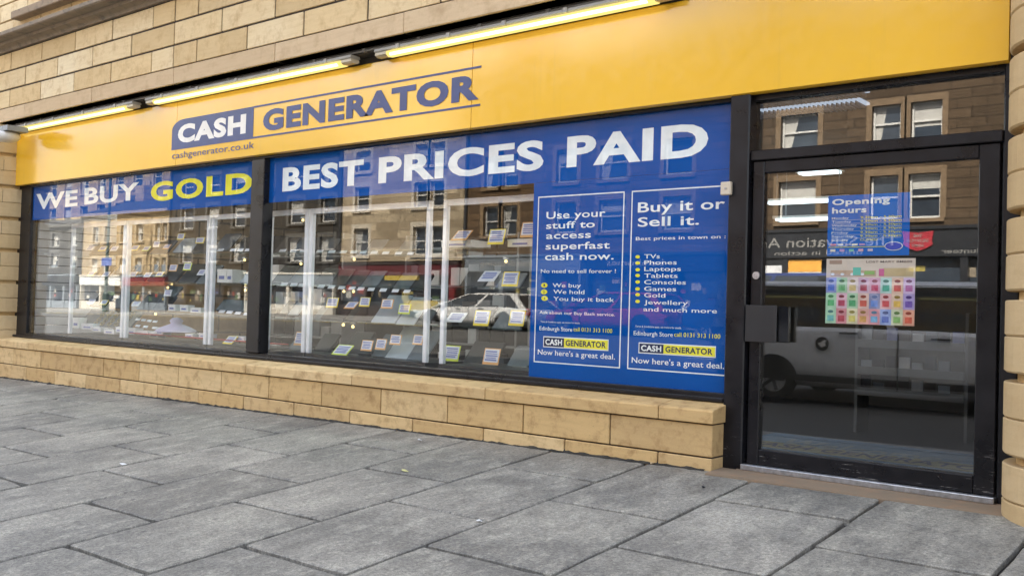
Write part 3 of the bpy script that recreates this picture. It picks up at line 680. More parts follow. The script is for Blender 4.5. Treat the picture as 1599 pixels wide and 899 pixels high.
# slatted side wall at the left end
sw = thing('slatwall', 'grey slatted wall at the far left inside the left window', 'wall panel', (-15.03, .3, .7))
for k in range(17):
    z = .0+k*.132
    Bx(-.03, .02, -.2, 1.05, z, z+.120).build('slat', M['slat'], sw)
Bx(-.06, -.031, -.2, 1.05, -.02, 2.25).build('backing', M['dark'], sw)
SH = [.735, 1.105, 1.500, 1.880]        # display levels
def cabinet(x0, x1, label, d0=.22, d1=.95):
    t = thing('display_cabinet', label, 'display cabinet', (x0, d0, ZF), 'white framed display cabinets behind the windows'); L = x1-x0; D = d1-d0
    Bx(0, L, 0, D, 0, SH[0]-ZF-.01).build('plinth', M['dark'], t)
    for x in (0, L-.055):
        for yy in (0,):
            Bx(x, x+.055, yy, yy+.05, SH[0]-ZF-.009, 2.36-ZF).build('post', M['post'], t, bevel=.006)
    for yy in (0,):
        Bx(.056, L-.056, yy+.004, yy+.046, 2.30-ZF, 2.36-ZF).build('top_rail', M['post'], t)
    for z in SH[1:]:
        Bx(.06, L-.06, .06, D-.06, z-.012-ZF, z-ZF).build('shelf', M['shelfglass'], t)
    return t
def PX_(px, Y): return at(px, 440, Y).x
bays = [(108, 193, 'display cabinet nearest the slatted wall, left window'), (195, 324, 'wide display cabinet in the middle of the left window'), (327, 404, 'display cabinet beside the black mullion, left window'),
        (415, 478, 'narrow display cabinet just right of the black mullion'), (480, 669, 'wide display cabinet of laptops in the right window'), (688, 860, 'display cabinet of loose price cards beside the blue panel')]
for a, b, l in bays: cabinet(PX_(a, .22)+.005, PX_(b, .22)-.005, l)

def card(px, py, w, h, col_, label, Y=.34, tilt=0.0, lean=.25, grp='price cards in the windows'):
    p = at(px, py+h/2, Y); q = at(px+w, py+h/2, Y); W = q.x-p.x; H = (at(px, py-h/2, Y)-p).z
    t = thing('price_card', label, 'price card', p, grp); t.rotation_euler = (-(lean+(.55 if tilt else 0)), 0, 0)
    Bx(-W/2, W/2, 0, .004, 0, H).build('card', M[col_], t)
    Bx(-W/2+W*.06, W/2-W*.06, -.002, -.0005, H*.15, H*.94).build('paper', M['paper'], t)
    m = MB(); r2 = random.Random(int(px*7+py))
    for k in range(5):
        z = H*(.80-.13*k); a = -W*.40+r2.uniform(0, W*.1); b = W*.40-r2.uniform(0, W*.12)
        m.box(a, b, -.004, -.003, z-H*(.03 if k % 2 else .045), z+H*(.03 if k % 2 else .045))
    m.build('print', M['ink'], t); return t
def gadget(px, py, w, h, mat, label, name='laptop', Y=.42, lean=.72, screen=None, grp='laptops and tablets on the shelves', cat='laptop'):
    """closed device leaning back on the shelf, bottom centre at px,py"""
    w, h = w*1.12, h*1.15
    p = at(px, py, Y); q = at(px+w, py, Y); W = q.x-p.x; H = (at(px, py-h, Y)-p).z/math.cos(lean)
    t = thing(name, label, cat, p, grp); t.rotation_euler = (-lean, 0, 0)
    Bx(-W/2, W/2, 0, .018, 0, H).build('lid', M[mat], t, bevel=.005)
    Bx(-W/2+.004, W/2-.004, .020, .036, .004, H-.004).build('base', M['dark'], t, bevel=.004)
    if screen: Bx(-W/2+W*.05, W/2-W*.05, -.003, -.001, H*.06, H*.94).build('screen', M[screen], t)
    return t
def carton(px, py, w, h, mat, label, Y=.45, D=.2, name='product_box', cat='box', grp='small boxes on the shelves'):
    p = at(px, py, Y); W = at(px+w, py, Y).x-p.x; H = (at(px, py-h, Y)-p).z
    t = thing(name, label, cat, p, grp)
    Bx(-W/2, W/2, 0, D, 0, H*.8).build('tray', M[mat], t); Bx(-W/2-.003, W/2+.003, -.003, D+.003, H*.8, H).build('lid', M[mat], t)
    Bx(-W*.3, W*.3, -.005, -.004, H*.25, H*.5).build('print', M['ink'], t); return t
C_ = card
ORD9 = ['first', 'second', 'third', 'fourth', 'fifth', 'sixth', 'seventh', 'eighth', 'ninth']
# right window, cabinet of cards
C_(715, 363, 24, 24, 'cardorange', 'leaning orange edged price card on the top shelf right of the double post', tilt=.35)
C_(773, 369, 25, 25, 'cardyellow', 'upright yellow price card on the top shelf, middle of the card cabinet')
C_(822, 358, 21, 25, 'cardorange', 'orange edged price card on the top shelf touching the blue panel')
C_(758, 427, 26, 24, 'paper', 'pale price card leaning on the second shelf of the card cabinet', tilt=.3)
C_(795, 435, 25, 24, 'cardyellow', 'yellow price card upright on the second shelf near the blue panel')
C_(707, 492, 26, 21, 'paper', 'bluish white price card leaning on the third shelf by the double post', tilt=.35)
C_(750, 496, 24, 25, 'cardyellow', 'yellow price card in the middle of the third shelf')
C_(805, 496, 24, 25, 'cardyellow', 'yellow price card on the third shelf nearest the blue panel')
C_(703, 551, 24, 25, 'cardlime', 'lime edged price card on the cabinet floor right of the double post')
C_(765, 556, 25, 26, 'cardorange', 'orange edged price card on the cabinet floor near the blue panel')
carton(712, 386, 48, 11, 'white', 'long flat white box on the top shelf under the leaning orange card', D=.3)
carton(812, 385, 40, 12, 'white', 'long flat white box on the top shelf beside the blue panel', D=.3)
# right window, wide laptop cabinet
C_(517, 472, 18, 16, 'cardyellow', 'first yellow price card on the third shelf of the laptop cabinet'); C_(544, 474, 16, 15, 'cardorange', 'second price card on the third shelf of the laptop cabinet', tilt=.3); C_(568, 471, 16, 15, 'cardyellow', 'third yellow price card on the third shelf, above a brown lid')
gadget(517, 498, 32, 26, 'dark', 'black laptop left on the third shelf of the laptop cabinet'); gadget(568, 500, 34, 26, 'brown_lid', 'brown laptop in the middle of the third shelf')
gadget(597, 503, 34, 38, 'silver', 'large silver laptop leaning on the third shelf', Y=.40); gadget(631, 506, 26, 38, 'silver', 'silver laptop on the third shelf nearest the double post', Y=.40)
C_(603, 474, 18, 15, 'cardorange', 'price card stuck on the large silver laptop of the third shelf', Y=.36); C_(630, 482, 18, 16, 'cardlime', 'lime price card on the silver laptop nearest the double post', Y=.36)
C_(528, 543, 24, 23, 'cardlime', 'lime edged price card on the cabinet floor, left of the laptops', tilt=.3); C_(571, 539, 17, 17, 'cardorange', 'orange price card on the cabinet floor left of the slate laptop', Y=.36)
gadget(571, 553, 26, 22, 'dark', 'black laptop on the cabinet floor behind the orange price card'); gadget(590, 556, 20, 30, 'slate_lid', 'slate laptop on the cabinet floor, narrow', Y=.40); gadget(617, 559, 32, 42, 'silver', 'large silver laptop on the cabinet floor', Y=.40); gadget(648, 562, 26, 40, 'slate_lid', 'slate laptop on the cabinet floor against the double post', Y=.40)
C_(593, 537, 16, 17, 'cardorange', 'price card on the narrow slate laptop', Y=.36); C_(616, 530, 17, 16, 'cardorange', 'price card on the large silver laptop of the cabinet floor', Y=.36); C_(651, 530, 15, 16, 'cardorange', 'price card on the slate laptop by the double post', Y=.36)
C_(465, 528, 14, 22, 'cardorange', 'tall price card on the floor of the narrow cabinet'); gadget(456, 491, 14, 17, 'silver', 'small silver tablet in the narrow cabinet', 'tablet', cat='tablet'); gadget(443, 488, 12, 17, 'slate_lid', 'small slate tablet beside the black mullion', 'tablet', cat='tablet')
gadget(462, 546, 24, 14, 'slate_lid', 'slate laptop lying under the tall price card')
for k, (px, mt) in enumerate(((440, 'dark'), (460, 'slate_lid'), (505, 'dark'), (528, 'brown_lid'), (552, 'dark'), (577, 'slate_lid'), (602, 'dark'), (628, 'slate_lid'), (650, 'dark'))):
    gadget(px, 397+(px-560)*.03, 24, 22, mt if k % 3 else 'brown_lid', 'dark tablet on the upper shelf, right window, '+ORD9[k]+' from left', 'tablet', Y=.62, cat='tablet')
    gadget(px-3, 447+(px-560)*.06, 24, 23, mt, 'dark tablet on the second shelf, right window, '+ORD9[k]+' from left', 'tablet', Y=.62, cat='tablet')
ORD = ['first', 'second', 'third', 'fourth', 'fifth', 'sixth', 'seventh', 'eighth', 'ninth', 'tenth', 'eleventh', 'twelfth', 'thirteenth', 'fourteenth', 'fifteenth']
def tags(xs, y0, sl_, w, h, lab, Y=.30, col_='paper', z=None):
    for n_, px in enumerate(xs):
        py = y0+(px-xs[0])*sl_; p = at(px, py, Y); W = at(px+w, py, Y).x-p.x; H = (at(px, py-h, Y)-p).z
        o = Bx(-W/2, W/2, 0, .003, 0, H).build('price_tag', M[col_], loc=p); o.rotation_euler = (-.6, 0, 0)
        tag(o, lab+', '+ORD[n_]+' from left', 'price tag', 'small white price tags along the shelf edges')
tags([440, 457, 472, 498, 517, 535, 551, 566, 583, 601, 621, 640], 393, .022, 10, 5, 'small white price tag on the edge of the upper shelf, right window')
tags([442, 457, 470, 500, 516, 532, 548, 562, 578, 597, 616, 634], 446, .058, 10, 6, 'small white price tag on the edge of the second shelf, right window')
tags([343, 363, 374, 386], 392, .0, 9, 5, 'small white price tag on the upper shelf beside the mullion, left window')
tags([345, 357, 370, 384], 488, .1, 9, 5, 'small white price tag on the third shelf beside the mullion, left window')
for k, (px, py, ww, hh, mt, Y_) in enumerate(((498, 499, 20, 24, 'slate_lid', .66), (541, 500, 24, 26, 'dark', .62), (612, 503, 22, 34, 'dark', .62), (655, 507, 20, 34, 'slate_lid', .6), (500, 548, 22, 24, 'dark', .62), (548, 552, 26, 30, 'dark', .64), (636, 561, 20, 34, 'dark', .62), (735, 447, 34, 22, 'dark', .7), (790, 452, 34, 24, 'slate_lid', .7), (735, 510, 40, 30, 'dark', .7), (790, 512, 40, 28, 'slate_lid', .7), (745, 568, 44, 30, 'dark', .7), (805, 574, 30, 30, 'slate_lid', .7))):
    gadget(px, py, ww, hh, mt, 'dark laptop standing behind the front row, right window, '+ORD[k]+' counting along the shelves', Y=Y_)
for k, (px, py, ww, hh, mt, Y_) in enumerate(((150, 398, 22, 18, 'slate_lid', .6), (178, 398, 20, 18, 'dark', .6), (215, 396, 24, 20, 'dark', .6), (245, 396, 22, 20, 'slate_lid', .6), (150, 436, 20, 20, 'dark', .6), (180, 437, 22, 20, 'slate_lid', .6), (212, 437, 22, 22, 'dark', .6), (240, 438, 20, 22, 'dark', .6), (150, 478, 20, 18, 'dark', .6), (182, 480, 22, 20, 'slate_lid', .6), (225, 482, 24, 20, 'dark', .6), (247, 484, 18, 20, 'dark', .6), (375, 393, 24, 22, 'dark', .55))):
    gadget(px, py, ww, hh, mt, 'dark device on the shelves of the left window, '+ORD[k]+' counting along the shelves', 'tablet', Y=Y_, cat='tablet')
# left window
gadget(283, 393, 26, 20, 'silver', 'silver laptop on the upper shelf of the middle left cabinet'); gadget(310, 394, 22, 20, 'dark', 'black laptop on the upper shelf, right of the silver one', lean=.6); gadget(343, 390, 22, 24, 'slate_lid', 'slate laptop on the upper shelf beside the mullion')
C_(281, 369, 11, 10, 'cardyellow', 'yellow price card on the silver laptop, upper shelf, left window', Y=.36); C_(311, 375, 13, 10, 'cardyellow', 'yellow price card on the black laptop, upper shelf, left window', Y=.36); C_(243, 381, 9, 9, 'paper', 'white price card alone on the upper shelf, left window')
gadget(263, 438, 18, 24, 'dark', 'black laptop left on the second shelf, left window'); gadget(290, 440, 24, 26, 'dark', 'black laptop in the middle of the second shelf, left window'); gadget(315, 442, 18, 26, 'slate_lid', 'slate laptop by the post on the second shelf, left window')
C_(269, 418, 12, 11, 'cardorange', 'orange price card on the second shelf, left window', Y=.36); C_(291, 416, 12, 12, 'cardlime', 'lime price card on the second shelf, left window', Y=.36)
carton(346, 441, 14, 21, 'white', 'white product box standing on the second shelf beside the post'); carton(358, 441, 9, 20, 'white', 'pale product box right of the white one, second shelf'); gadget(384, 441, 20, 22, 'silver', 'silver laptop on the second shelf against the mullion')
carton(268, 485, 11, 10, 'white', 'white ring box on the third shelf, leftmost', D=.1); carton(287, 486, 12, 10, 'white', 'white ring box on the third shelf, second from left', D=.1); carton(305, 488, 16, 8, 'white', 'white jewellery box on the third shelf by the post', D=.1)
gadget(263, 462, 16, 14, 'slate_lid', 'small slate tablet on the third shelf, left window', 'tablet', Y=.6, cat='tablet'); C_(261, 457, 11, 10, 'paper', 'white price card on the third shelf, left window')
for k, px in enumerate((345, 362, 378, 392)): gadget(px, 484+k, 16, 15, 'slate_lid', 'small slate tablet on the third shelf beside the mullion, '+ORD9[k]+' from left', 'tablet', Y=.6, cat='tablet')
C_(354, 528, 15, 17, 'cardyellow', 'leaning white and yellow price card on the floor of the left window', tilt=.35, Y=.3)
for k, (px, py, ww, hh, cl) in enumerate(((138, 386, 10, 10, 'paper'), (158, 387, 11, 9, 'cardyellow'), (176, 387, 10, 9, 'paper'), (208, 386, 11, 10, 'cardyellow'), (226, 387, 10, 9, 'cardlime'), (258, 384, 10, 9, 'cardorange'), (140, 426, 10, 9, 'cardyellow'), (163, 427, 10, 9, 'paper'), (205, 427, 11, 10, 'cardorange'), (228, 428, 10, 9, 'paper'), (247, 427, 10, 9, 'cardyellow'), (312, 424, 11, 11, 'paper'), (140, 470, 10, 9, 'paper'), (160, 471, 10, 9, 'cardyellow'), (210, 473, 11, 9, 'paper'))):
    C_(px, py, ww, hh, cl, 'small price card on the left window shelves, '+ORD[k]+' counting along the shelves', Y=.36, lean=.6)
wb = [(118, 512, 10, 16), (136, 514, 18, 9), (150, 517, 14, 6), (170, 521, 16, 7), (185, 519, 9, 9), (205, 522, 12, 10), (222, 524, 16, 8), (240, 527, 14, 9), (249, 523, 12, 12), (295, 526, 12, 5), (318, 527, 16, 6), (373, 531, 16, 6)]
for k, (px, py, ww, hh) in enumerate(wb): carton(px, py, ww, hh, 'paper' if k % 3 else 'white', 'small white jewellery box on the left window floor, '+ORD[k]+' from left', D=.12, Y=.4)
tags([214, 223, 232, 241], 500, .12, 7, 4, 'small square price tag on the jewellery tray, left window', Y=.42); tags([214, 226, 240], 510, .12, 7, 4, 'small square price tag on the lower jewellery tray, left window', Y=.38)
# ring tray: a slanted pad with rows of rings
rt = thing('ring_tray', 'grey jewellery tray with rows of rings, lower left window', 'tray', at(160, 510, .5)); rt.rotation_euler = (-.7, 0, 0)
Bx(-.75, .75, 0, .03, 0, .34).build('pad', m_plain('tray_velvet', (.16, .16, .15), .9), rt, bevel=.006)
gold = m_plain('ring_gold', (.55, .42, .18), .3, metal=.8)
for i in range(5):
    for j in range(4):
        ring = MB(); X, Z = -.25+i*.2, .05+j*.075
        for k in range(10):
            a, b = 2*math.pi*k/10, 2*math.pi*(k+1)/10
            ring.tube((X+.045*math.cos(a), -.012, Z+.026*math.sin(a)), (X+.045*math.cos(b), -.012, Z+.026*math.sin(b)), .007, 4)
        ring.build('ring', gold, rt)
nb = thing('necklace_bust', 'pale lilac necklace display pad on the floor of the left window', 'display pad', at(275, 518, .45))
MB().lathe(0, 0, [(.0, .20), (.05, .19), (.09, .15), (.07, .11), (.2, .06), (.28, .01), (.28, 0), (0, 0)], 20).build('pad', m_plain('lilac_velvet', (.42, .38, .50), .8), nb, smooth=True)
Bx(.5, .53, -.02, .0, 0, .03).build('foot', M['dark'], nb)
rd = thing('red_runner', 'narrow red strip lying along the floor of the left window', 'strip', at(330, 530, .33))
Bx(-2.0, 1.45, 0, .09, 0, .012).build('cloth', m_plain('red_cloth', (.38, .06, .05), .8), rd)
# deeper in the shop: shelving with dark goods, warm spots
for i, (x, yy, lab) in enumerate(((-13.2, 3.6, 'dark stock shelving deep behind the left window'), (-10.2, 4.4, 'dark stock shelving deep behind the black mullion'), (-7.2, 3.9, 'dark stock shelving deep behind the laptop cabinet'))):
    t = thing('stock_shelving', lab, 'shelving', (x, yy, ZF)); r2 = random.Random(i)
    for xx in (-1.2, 1.16): Bx(xx, xx+.04, 0, .5, 0, 2.3).build('upright', M['grey'], t)
    Bx(-1.2, 1.2, .5, .53, 0, 2.3).build('back_panel', M['dark'], t)
    for k in range(5):
        Bx(-1.155, 1.155, 0, .49, .12+k*.45, .15+k*.45).build('shelf', M['grey'], t)
        x0 = -1.1
        while x0 < .95:
            ww = r2.uniform(.12, .3); hh = r2.uniform(.15, .36)
            Bx(x0, x0+ww, .05, .4, .152+k*.45, .152+k*.45+hh).build('stock_item', M[r2.choice(['dark', 'slate_lid', 'grey', 'silver', 'brown_lid', 'dark', 'paper'])], t); x0 += ww+r2.uniform(.01, .06)
for i, (px, py) in enumerate(((382, 406), (396, 406), (383, 453), (395, 453), (470, 412), (473, 344), (553, 405), (552, 455), (537, 455), (536, 507), (551, 510), (243, 490), (790, 408), (262, 449), (268, 451))):
    p = at(px, py, 2.6)
    if py > 470: p = at(px, py, 1.6)
    t = thing('spot_lamp', 'small warm spot lamp glowing inside '+('the left window, ' if px < 400 else 'the right window, ')+('high' if py < 420 else 'midway' if py < 470 else 'low')+', '+ORD[i]+' of the lamps', 'spot lamp', p, 'warm spot lamps inside the shop')
    MB().lathe(0, 0, [(.0, -.02), (.016, -.014), (.022, 0), (.014, .016), (0, .025)], 12).build('bulb', M['spot'], t)
    MB().lathe(0, 0, [(.0, .06), (.03, .05), (.045, .026), (.04, .026), (0, .045)], 12).build('reflector', M['grey'], t)
# magazine and disc rack behind the door
RY = 3.2; ra, rb = at(1335, 560, RY).x, at(1512, 560, RY).x
rk = thing('disc_rack', 'pale rack of discs and magazines inside the door', 'rack', (ra, RY, ZF)); W_ = rb-ra
rkm = m_plain('rack_grey', (.16, .165, .17), .5)
for xx in (0, W_-.03): Bx(xx, xx+.03, 0, .35, 0, 1.25).build('side', rkm, rk)
for k, py in enumerate((622, 588, 545)):
    z = at(1420, py, RY).z-ZF
    Bx(.031, W_-.031, .0, .34, z, z+.025).build('shelf', rkm, rk); Bx(.031, W_-.031, -.03, -.005, z, z+.08).build('lip', rkm, rk)
    r2 = random.Random(k)
    for j in range(8):
        x_ = .05+j*(W_-.1)/8
        Bx(x_, x_+(W_-.1)/8*.85, .04+.01*j, .06+.01*j, z+.03, z+.03+r2.uniform(.10, .19)).build('disc_case', M[r2.choice(['silver', 'paper', 'brown_lid', 'dark', 'slate_lid', 'ink'])], rk)
# string of red fairy lights
fl = thing('fairy_lights', 'string of small red lights hanging inside the door', 'fairy lights', (-3.0, 1.0, 1.5))
pts = [Vector((i*.06, 0, .10*((i-4)/10)**2*2.2)) for i in range(11)]
mm = MB()
for a, b in zip(pts, pts[1:]): mm.tube(a, b, .003, 5)
mm.build('wire', M['dark'], fl); em = m_emit('lit_red_bulb', (1, .10, .04), 1.2)
for p in pts: MB().lathe(p.x, p.y, [(0, p.z-.012), (.008, p.z-.006), (.008, p.z+.004), (0, p.z+.008)], 6).build('bulb', em, fl)

# ------------------------------------------------------------------ litter on the slabs
def litter(px, py, sx, mat, label):
    d = _f + _r*((px-CX)/F_PX) - _u*((py-CY)/F_PX)
    t_ = 1.0
    for _ in range(40):
        P = CAM+d*t_; e = P.z-G(P.x, P.y); t_ += e/(-(d.z-GX*d.x-.085*d.y))
    P = CAM+d*t_; r2 = random.Random(int(px)); m = MB(); n = 7
    ring = [(sx*(.6+.5*r2.random())*math.cos(2*math.pi*i/n), sx*.55*(.6+.5*r2.random())*math.sin(2*math.pi*i/n), r2.uniform(.002, .016)) for i in range(n)]
    m.v = ring+[(0, 0, .018), (0, 0, .001)]
    for i in range(n): m.f += [(i, (i+1) % n, n), ((i+1) % n, i, n+1)]
    o = m.build('litter_scrap', mat, loc=(P.x, P.y, G(P.x, P.y)+.002)); tag(o, label, 'litter', 'scraps of litter on the pavement')
litter(192, 726, .05, M['paper'], 'crumpled white scrap of paper in a paving joint at the left')
litter(632, 736, .045, m_plain('scrap_yellow', (.5, .48, .22), .7), 'small yellowish scrap in a paving joint, centre of the pavement')
litter(655, 688, .03, M['paper'], 'tiny white scrap on the pavement near the low wall')
litter(748, 815, .035, M['paper'], 'small white scrap in a long joint, centre right of the pavement')
litter(1098, 762, .02, M['dark'], 'small dark scrap on the slab before the door corner')
litter(1018, 725, .025, m_plain('scrap_tan', (.4, .3, .18), .7), 'tan crumb beside the low wall near the door')

# ------------------------------------------------------------------ the street opposite (seen mirrored in the glass)
FYW = -28.0
M['paneglass'] = m_plain('tenement_pane', (.035, .045, .06), .06, spec=.7, vary=.3, scale=.7)
M['sash'] = m_plain('white_sash', (.52, .51, .48), .5); M['curtain'] = m_plain('curtain', (.40, .39, .36), .9)
M['slate'] = m_plain('slate', (.035, .036, .040), .6, vary=.25, scale=4)
M['lead'] = m_plain('lead_pipe', (.03, .03, .032), .6)
RC = random.Random(11)
def tenement(label, X0, X1, z1, stone, margin, wins, Y=FYW, roof=1.6, dep=9.0, shop_top=3.4, name='tenement_building', gut=True):
    base = min(G(X0, Y), G(X1, Y))-.3
    t = thing(name, label, 'building', (X0, Y, base)); off = Vector((-X0, -Y, -base))
    def L(o): o.location = off; return o
    xs = sorted(set([X0, X1]+[v for a in wins for v in a[:2]])); zs = sorted(set([shop_top, z1]+[v for a in wins for v in a[2:4]]))
    m = MB()
    for a, b in zip(xs, xs[1:]):
        for c, d in zip(zs, zs[1:]):
            if any(q[0] <= a+1e-6 and b <= q[1]+1e-6 and q[2] <= c+1e-6 and d <= q[3]+1e-6 for q in wins): continue
            m.quad((a, Y, c), (b, Y, c), (b, Y, d), (a, Y, d))
    for a, b, c, d in wins:
        yb = Y-.28
        m.quad((a, Y, c), (a, Y, d), (a, yb, d), (a, yb, c)).quad((b, Y, c), (b, Y, d), (b, yb, d), (b, yb, c)).quad((a, Y, d), (b, Y, d), (b, yb, d), (a, yb, d)).quad((a, Y, c), (b, Y, c), (b, yb, c), (a, yb, c))
    m.quad((X0, Y, base), (X0, Y-dep, base), (X0, Y-dep, z1), (X0, Y, z1)).quad((X1, Y, base), (X1, Y-dep, base), (X1, Y-dep, z1), (X1, Y, z1)).quad((X0, Y-dep, base), (X1, Y-dep, base), (X1, Y-dep, z1), (X0, Y-dep, z1))
    L(m.build('wall', stone, t))
    for a, b, c, d in wins:
        f = MB(); y0, y1 = Y-.25, Y-.17; e = .07; zm = (c+d)/2
        f.box(a, a+e, y0, y1, c, d).box(b-e, b, y0, y1, c, d).box(a+e, b-e, y0, y1, c, c+e*1.3).box(a+e, b-e, y0, y1, d-e, d).box(a+e, b-e, y0, y1+.03, zm-.035, zm+.035)
        wo_ = L(f.build('window', M['sash'], t))
        Bx(a+.03, b-.03, Y-.235, Y-.225, c+.03, d-.03).build('pane', M['paneglass'], wo_)
        cq = RC.random()
        if cq < .35: Bx(a+.08, b-.08, Y-.222, Y-.215, c+(d-c)*RC.uniform(.35, .7), d-.08).build('blind', M['curtain'], wo_)
        elif cq < .7:
            MB().hexa([(a+.08, Y-.222, c+.09), (a+.08+(b-a)*.18, Y-.222, c+.09), (a+.08+(b-a)*.18, Y-.215, c+.09), (a+.08, Y-.215, c+.09), (a+.08, Y-.222, d-.08), (a+.08+(b-a)*.38, Y-.222, d-.08), (a+.08+(b-a)*.38, Y-.215, d-.08), (a+.08, Y-.215, d-.08)]).build('curtain', M['curtain'], wo_)
        Bx(a-.16, b+.16, Y-.1, Y+.10, c-.13, c-.002).build('sill', margin, wo_)
        s = MB().box(a-.2, a-.002, Y-.05, Y+.03, c, d).box(b+.002, b+.2, Y-.05, Y+.03, c, d).box(a-.2, b+.2, Y-.05, Y+.03, d+.002, d+.24)
        s.build('surround', margin, wo_)
    L(Bx(X0, X1, Y-.1, Y+.28, z1, z1+.22).build('eave_cornice', margin, t, bevel=.03))
    L(MB().prism([(Y+.2, z1+.221), (Y-dep-.1, z1+.221), (Y-dep/2-1, z1+.22+roof), (Y-dep/2+1, z1+.22+roof)], X0, X1).build('roof', M['slate'], t))
    for k, xc in enumerate((X0+.8, X1-.8)):
        ch = L(Bx(xc-.55, xc+.55, Y-dep/2-.6, Y-dep/2+.6, z1+roof-.6, z1+roof+1.5).build('chimney', stone, t))
        for j in range(3): MB().lathe(xc-.32+j*.32, Y-dep/2, [(.10, z1+roof+1.5), (.12, z1+roof+1.9), (.0, z1+roof+1.9)], 8).build('chimney_pot', margin, ch)
    if gut: L(MB().tube((X0+.12, Y+.12, shop_top), (X0+.12, Y+.12, z1), .07, 8).build('downpipe', M['lead'], t))
    return t, L
def shopfront(t, L, X0, X1, zs0, zs1, wall, board, text=None, ink=None, glassx=None, riser=.5, tw=None, Y=FYW, bold=.01):
    gb = max(G(X0, Y), G(X1, Y))
    L(Bx(X0, X1, Y-.5, Y+.16, zs0, zs1).build('sign_board', board, t, bevel=.02))
    L(Bx(X0, X1, Y-.05, Y+.22, zs1+.004, zs1+.12).build('sign_cornice', wall, t))
    if text:
        for s, a, b, z, h, mt in text: L(lettering(s, a, b, z, h, Y+.166, mt, t, bold=bold, flip=True))
    n = max(2, int((X1-X0)/2.0)); w_ = (X1-X0)/n
    for k in range(n+1):
        x = X0+k*w_; L(Bx(max(X0, x-.12), min(X1, x+.12), Y-.4, Y+.10, gb-.3, zs0-.002).build('shop_pilaster', wall, t))
    L(Bx(X0, X1, Y-.62, Y-.5, gb-.3, zs0).build('shop_interior', M['dark'], t))
    for k in range(n):
        a, b = X0+k*w_+.125, X0+(k+1)*w_-.125
        L(Bx(a, b, Y-.2, Y-.19, gb+riser, zs0-.03).build('shop_glazing', M['paneglass'], t)); L(Bx(a, b, Y-.35, Y+.02, gb-.3, gb+riser-.01).build('stall_riser', wall, t))
    r3 = random.Random(int(X0*10))
    for k in range(int((X1-X0)*3.2)):
        x = r3.uniform(X0+.2, X1-.6); z = r3.uniform(gb+riser+.02, zs0-.45); w2, h2 = r3.uniform(.15, .55), r3.uniform(.12, .4)
        L(Bx(x, x+w2, Y-.180-k*.0002, Y-.175-k*.0002, z, min(z+h2, zs0-.05)).build('window_notice', GOODS[r3.randrange(len(GOODS))], t))
    L(Bx(X0, X1, Y-.45, Y-.02, zs1, 3.45 if zs1 < 3.45 else zs1+.01).build('bressummer', wall, t))
st_b = m_masonry('stone_buff', (.52, .40, .235), (.30, .215, .12), (.20, .145, .09), .9)
st_d = m_masonry('stone_pale', (.70, .57, .385), (.28, .21, .13), (.30, .24, .16), .8)
st_e = m_masonry('stone_brown', (.18, .112, .058), (.10, .062, .033), (.05, .034, .02), 1.0)
st_f = m_masonry('stone_grey_brown', (.10, .067, .04), (.06, .041, .025), (.03, .021, .013), 1.0)
st_c = m_masonry('stone_dark_shade', (.060, .055, .048), (.045, .042, .038), (.03, .027, .024), 1.0)  # the unlit tenement's shade is put into this stone colour and its margin
mg_b = m_plain('margin_buff', (.42, .33, .21), .85, vary=.12); mg_d = m_plain('margin_pale', (.58, .51, .40), .85, vary=.1); mg_e = m_plain('margin_tan', (.25, .165, .085), .85, vary=.12); mg_f = m_plain('margin_dun', (.15, .10, .055), .85, vary=.12); mg_c = m_plain('margin_dark_shade', (.10, .095, .085), .85)
black = m_plain('shopfront_black', (.018, .019, .022), .3); redp = m_plain('shopfront_red', (.17, .016, .018), .4, vary=.25, scale=1.5); yel = m_plain('shopfront_yellow', (.50, .35, .02), .5); greyp = m_plain('shopfront_grey', (.20, .23, .26), .5); creamp = m_plain('shopfront_cream', (.60, .56, .48), .6); letw = m_plain('sign_letter', (.40, .39, .37), .5)

GOODS = [m_plain('notice_tint', c, .6, vary=.2, scale=8) for c in ((.45, .44, .40), (.30, .05, .04), (.07, .10, .22), (.32, .26, .06), (.10, .16, .09), (.16, .14, .12), (.05, .05, .055), (.22, .18, .13), (.36, .30, .26))]
def rows(xs, ws, zr): return [(x, x+w_, a, b) for x, w_ in zip(xs, ws) for a, b in zr]
t, L = tenement('far buff tenement at the left end of the row, lower than its neighbour', -96, -69.2, 6.3, st_c, mg_c, rows([-94+k*2.9 for k in range(9)], [1.1]*9, ((3.3, 4.4), (4.9, 5.9))), roof=.9, shop_top=2.75)
shopfront(t, L, -95.8, -69.4, 1.95, 2.65, greyp, black)
t, L = tenement('buff tenement with white shop sign, second building from the left end', -69, -57.45, 6.92, st_b, mg_b, rows([-67.4, -65.8, -63.6, -61.6, -59.2, -58.3], [.75, .75, .8, .9, .6, .6], ((2.95, 3.9), (5.05, 6.2))), roof=1.3, shop_top=2.75)
shopfront(t, L, -68.9, -63.2, 2.0, 2.62, creamp, M['white']); shopfront(t, L, -62.9, -57.6, 2.0, 2.62, greyp, redp)
t, L = tenement('tall tenement rising behind the lower buff one', -102.5, -54, 16.0, st_b, mg_b, rows([-100+k*3.3 for k in range(14)], [1.5]*14, ((8.2, 10.0), (11.2, 13.0))), Y=-40, roof=.9, shop_top=6)
t, L = tenement('tenement darkened by painted shade, with white sash windows between two lit ones', -57.35, -40.65, 9.6, st_c, mg_c, rows([-56+k*2.75 for k in range(6)], [1.25]*6, ((3.55, 4.9), (5.7, 7.1), (7.8, 9.0))), shop_top=2.9)
shopfront(t, L, -57.2, -49.2, 2.1, 2.75, black, black); shopfront(t, L, -48.9, -40.8, 2.15, 2.8, creamp, greyp)
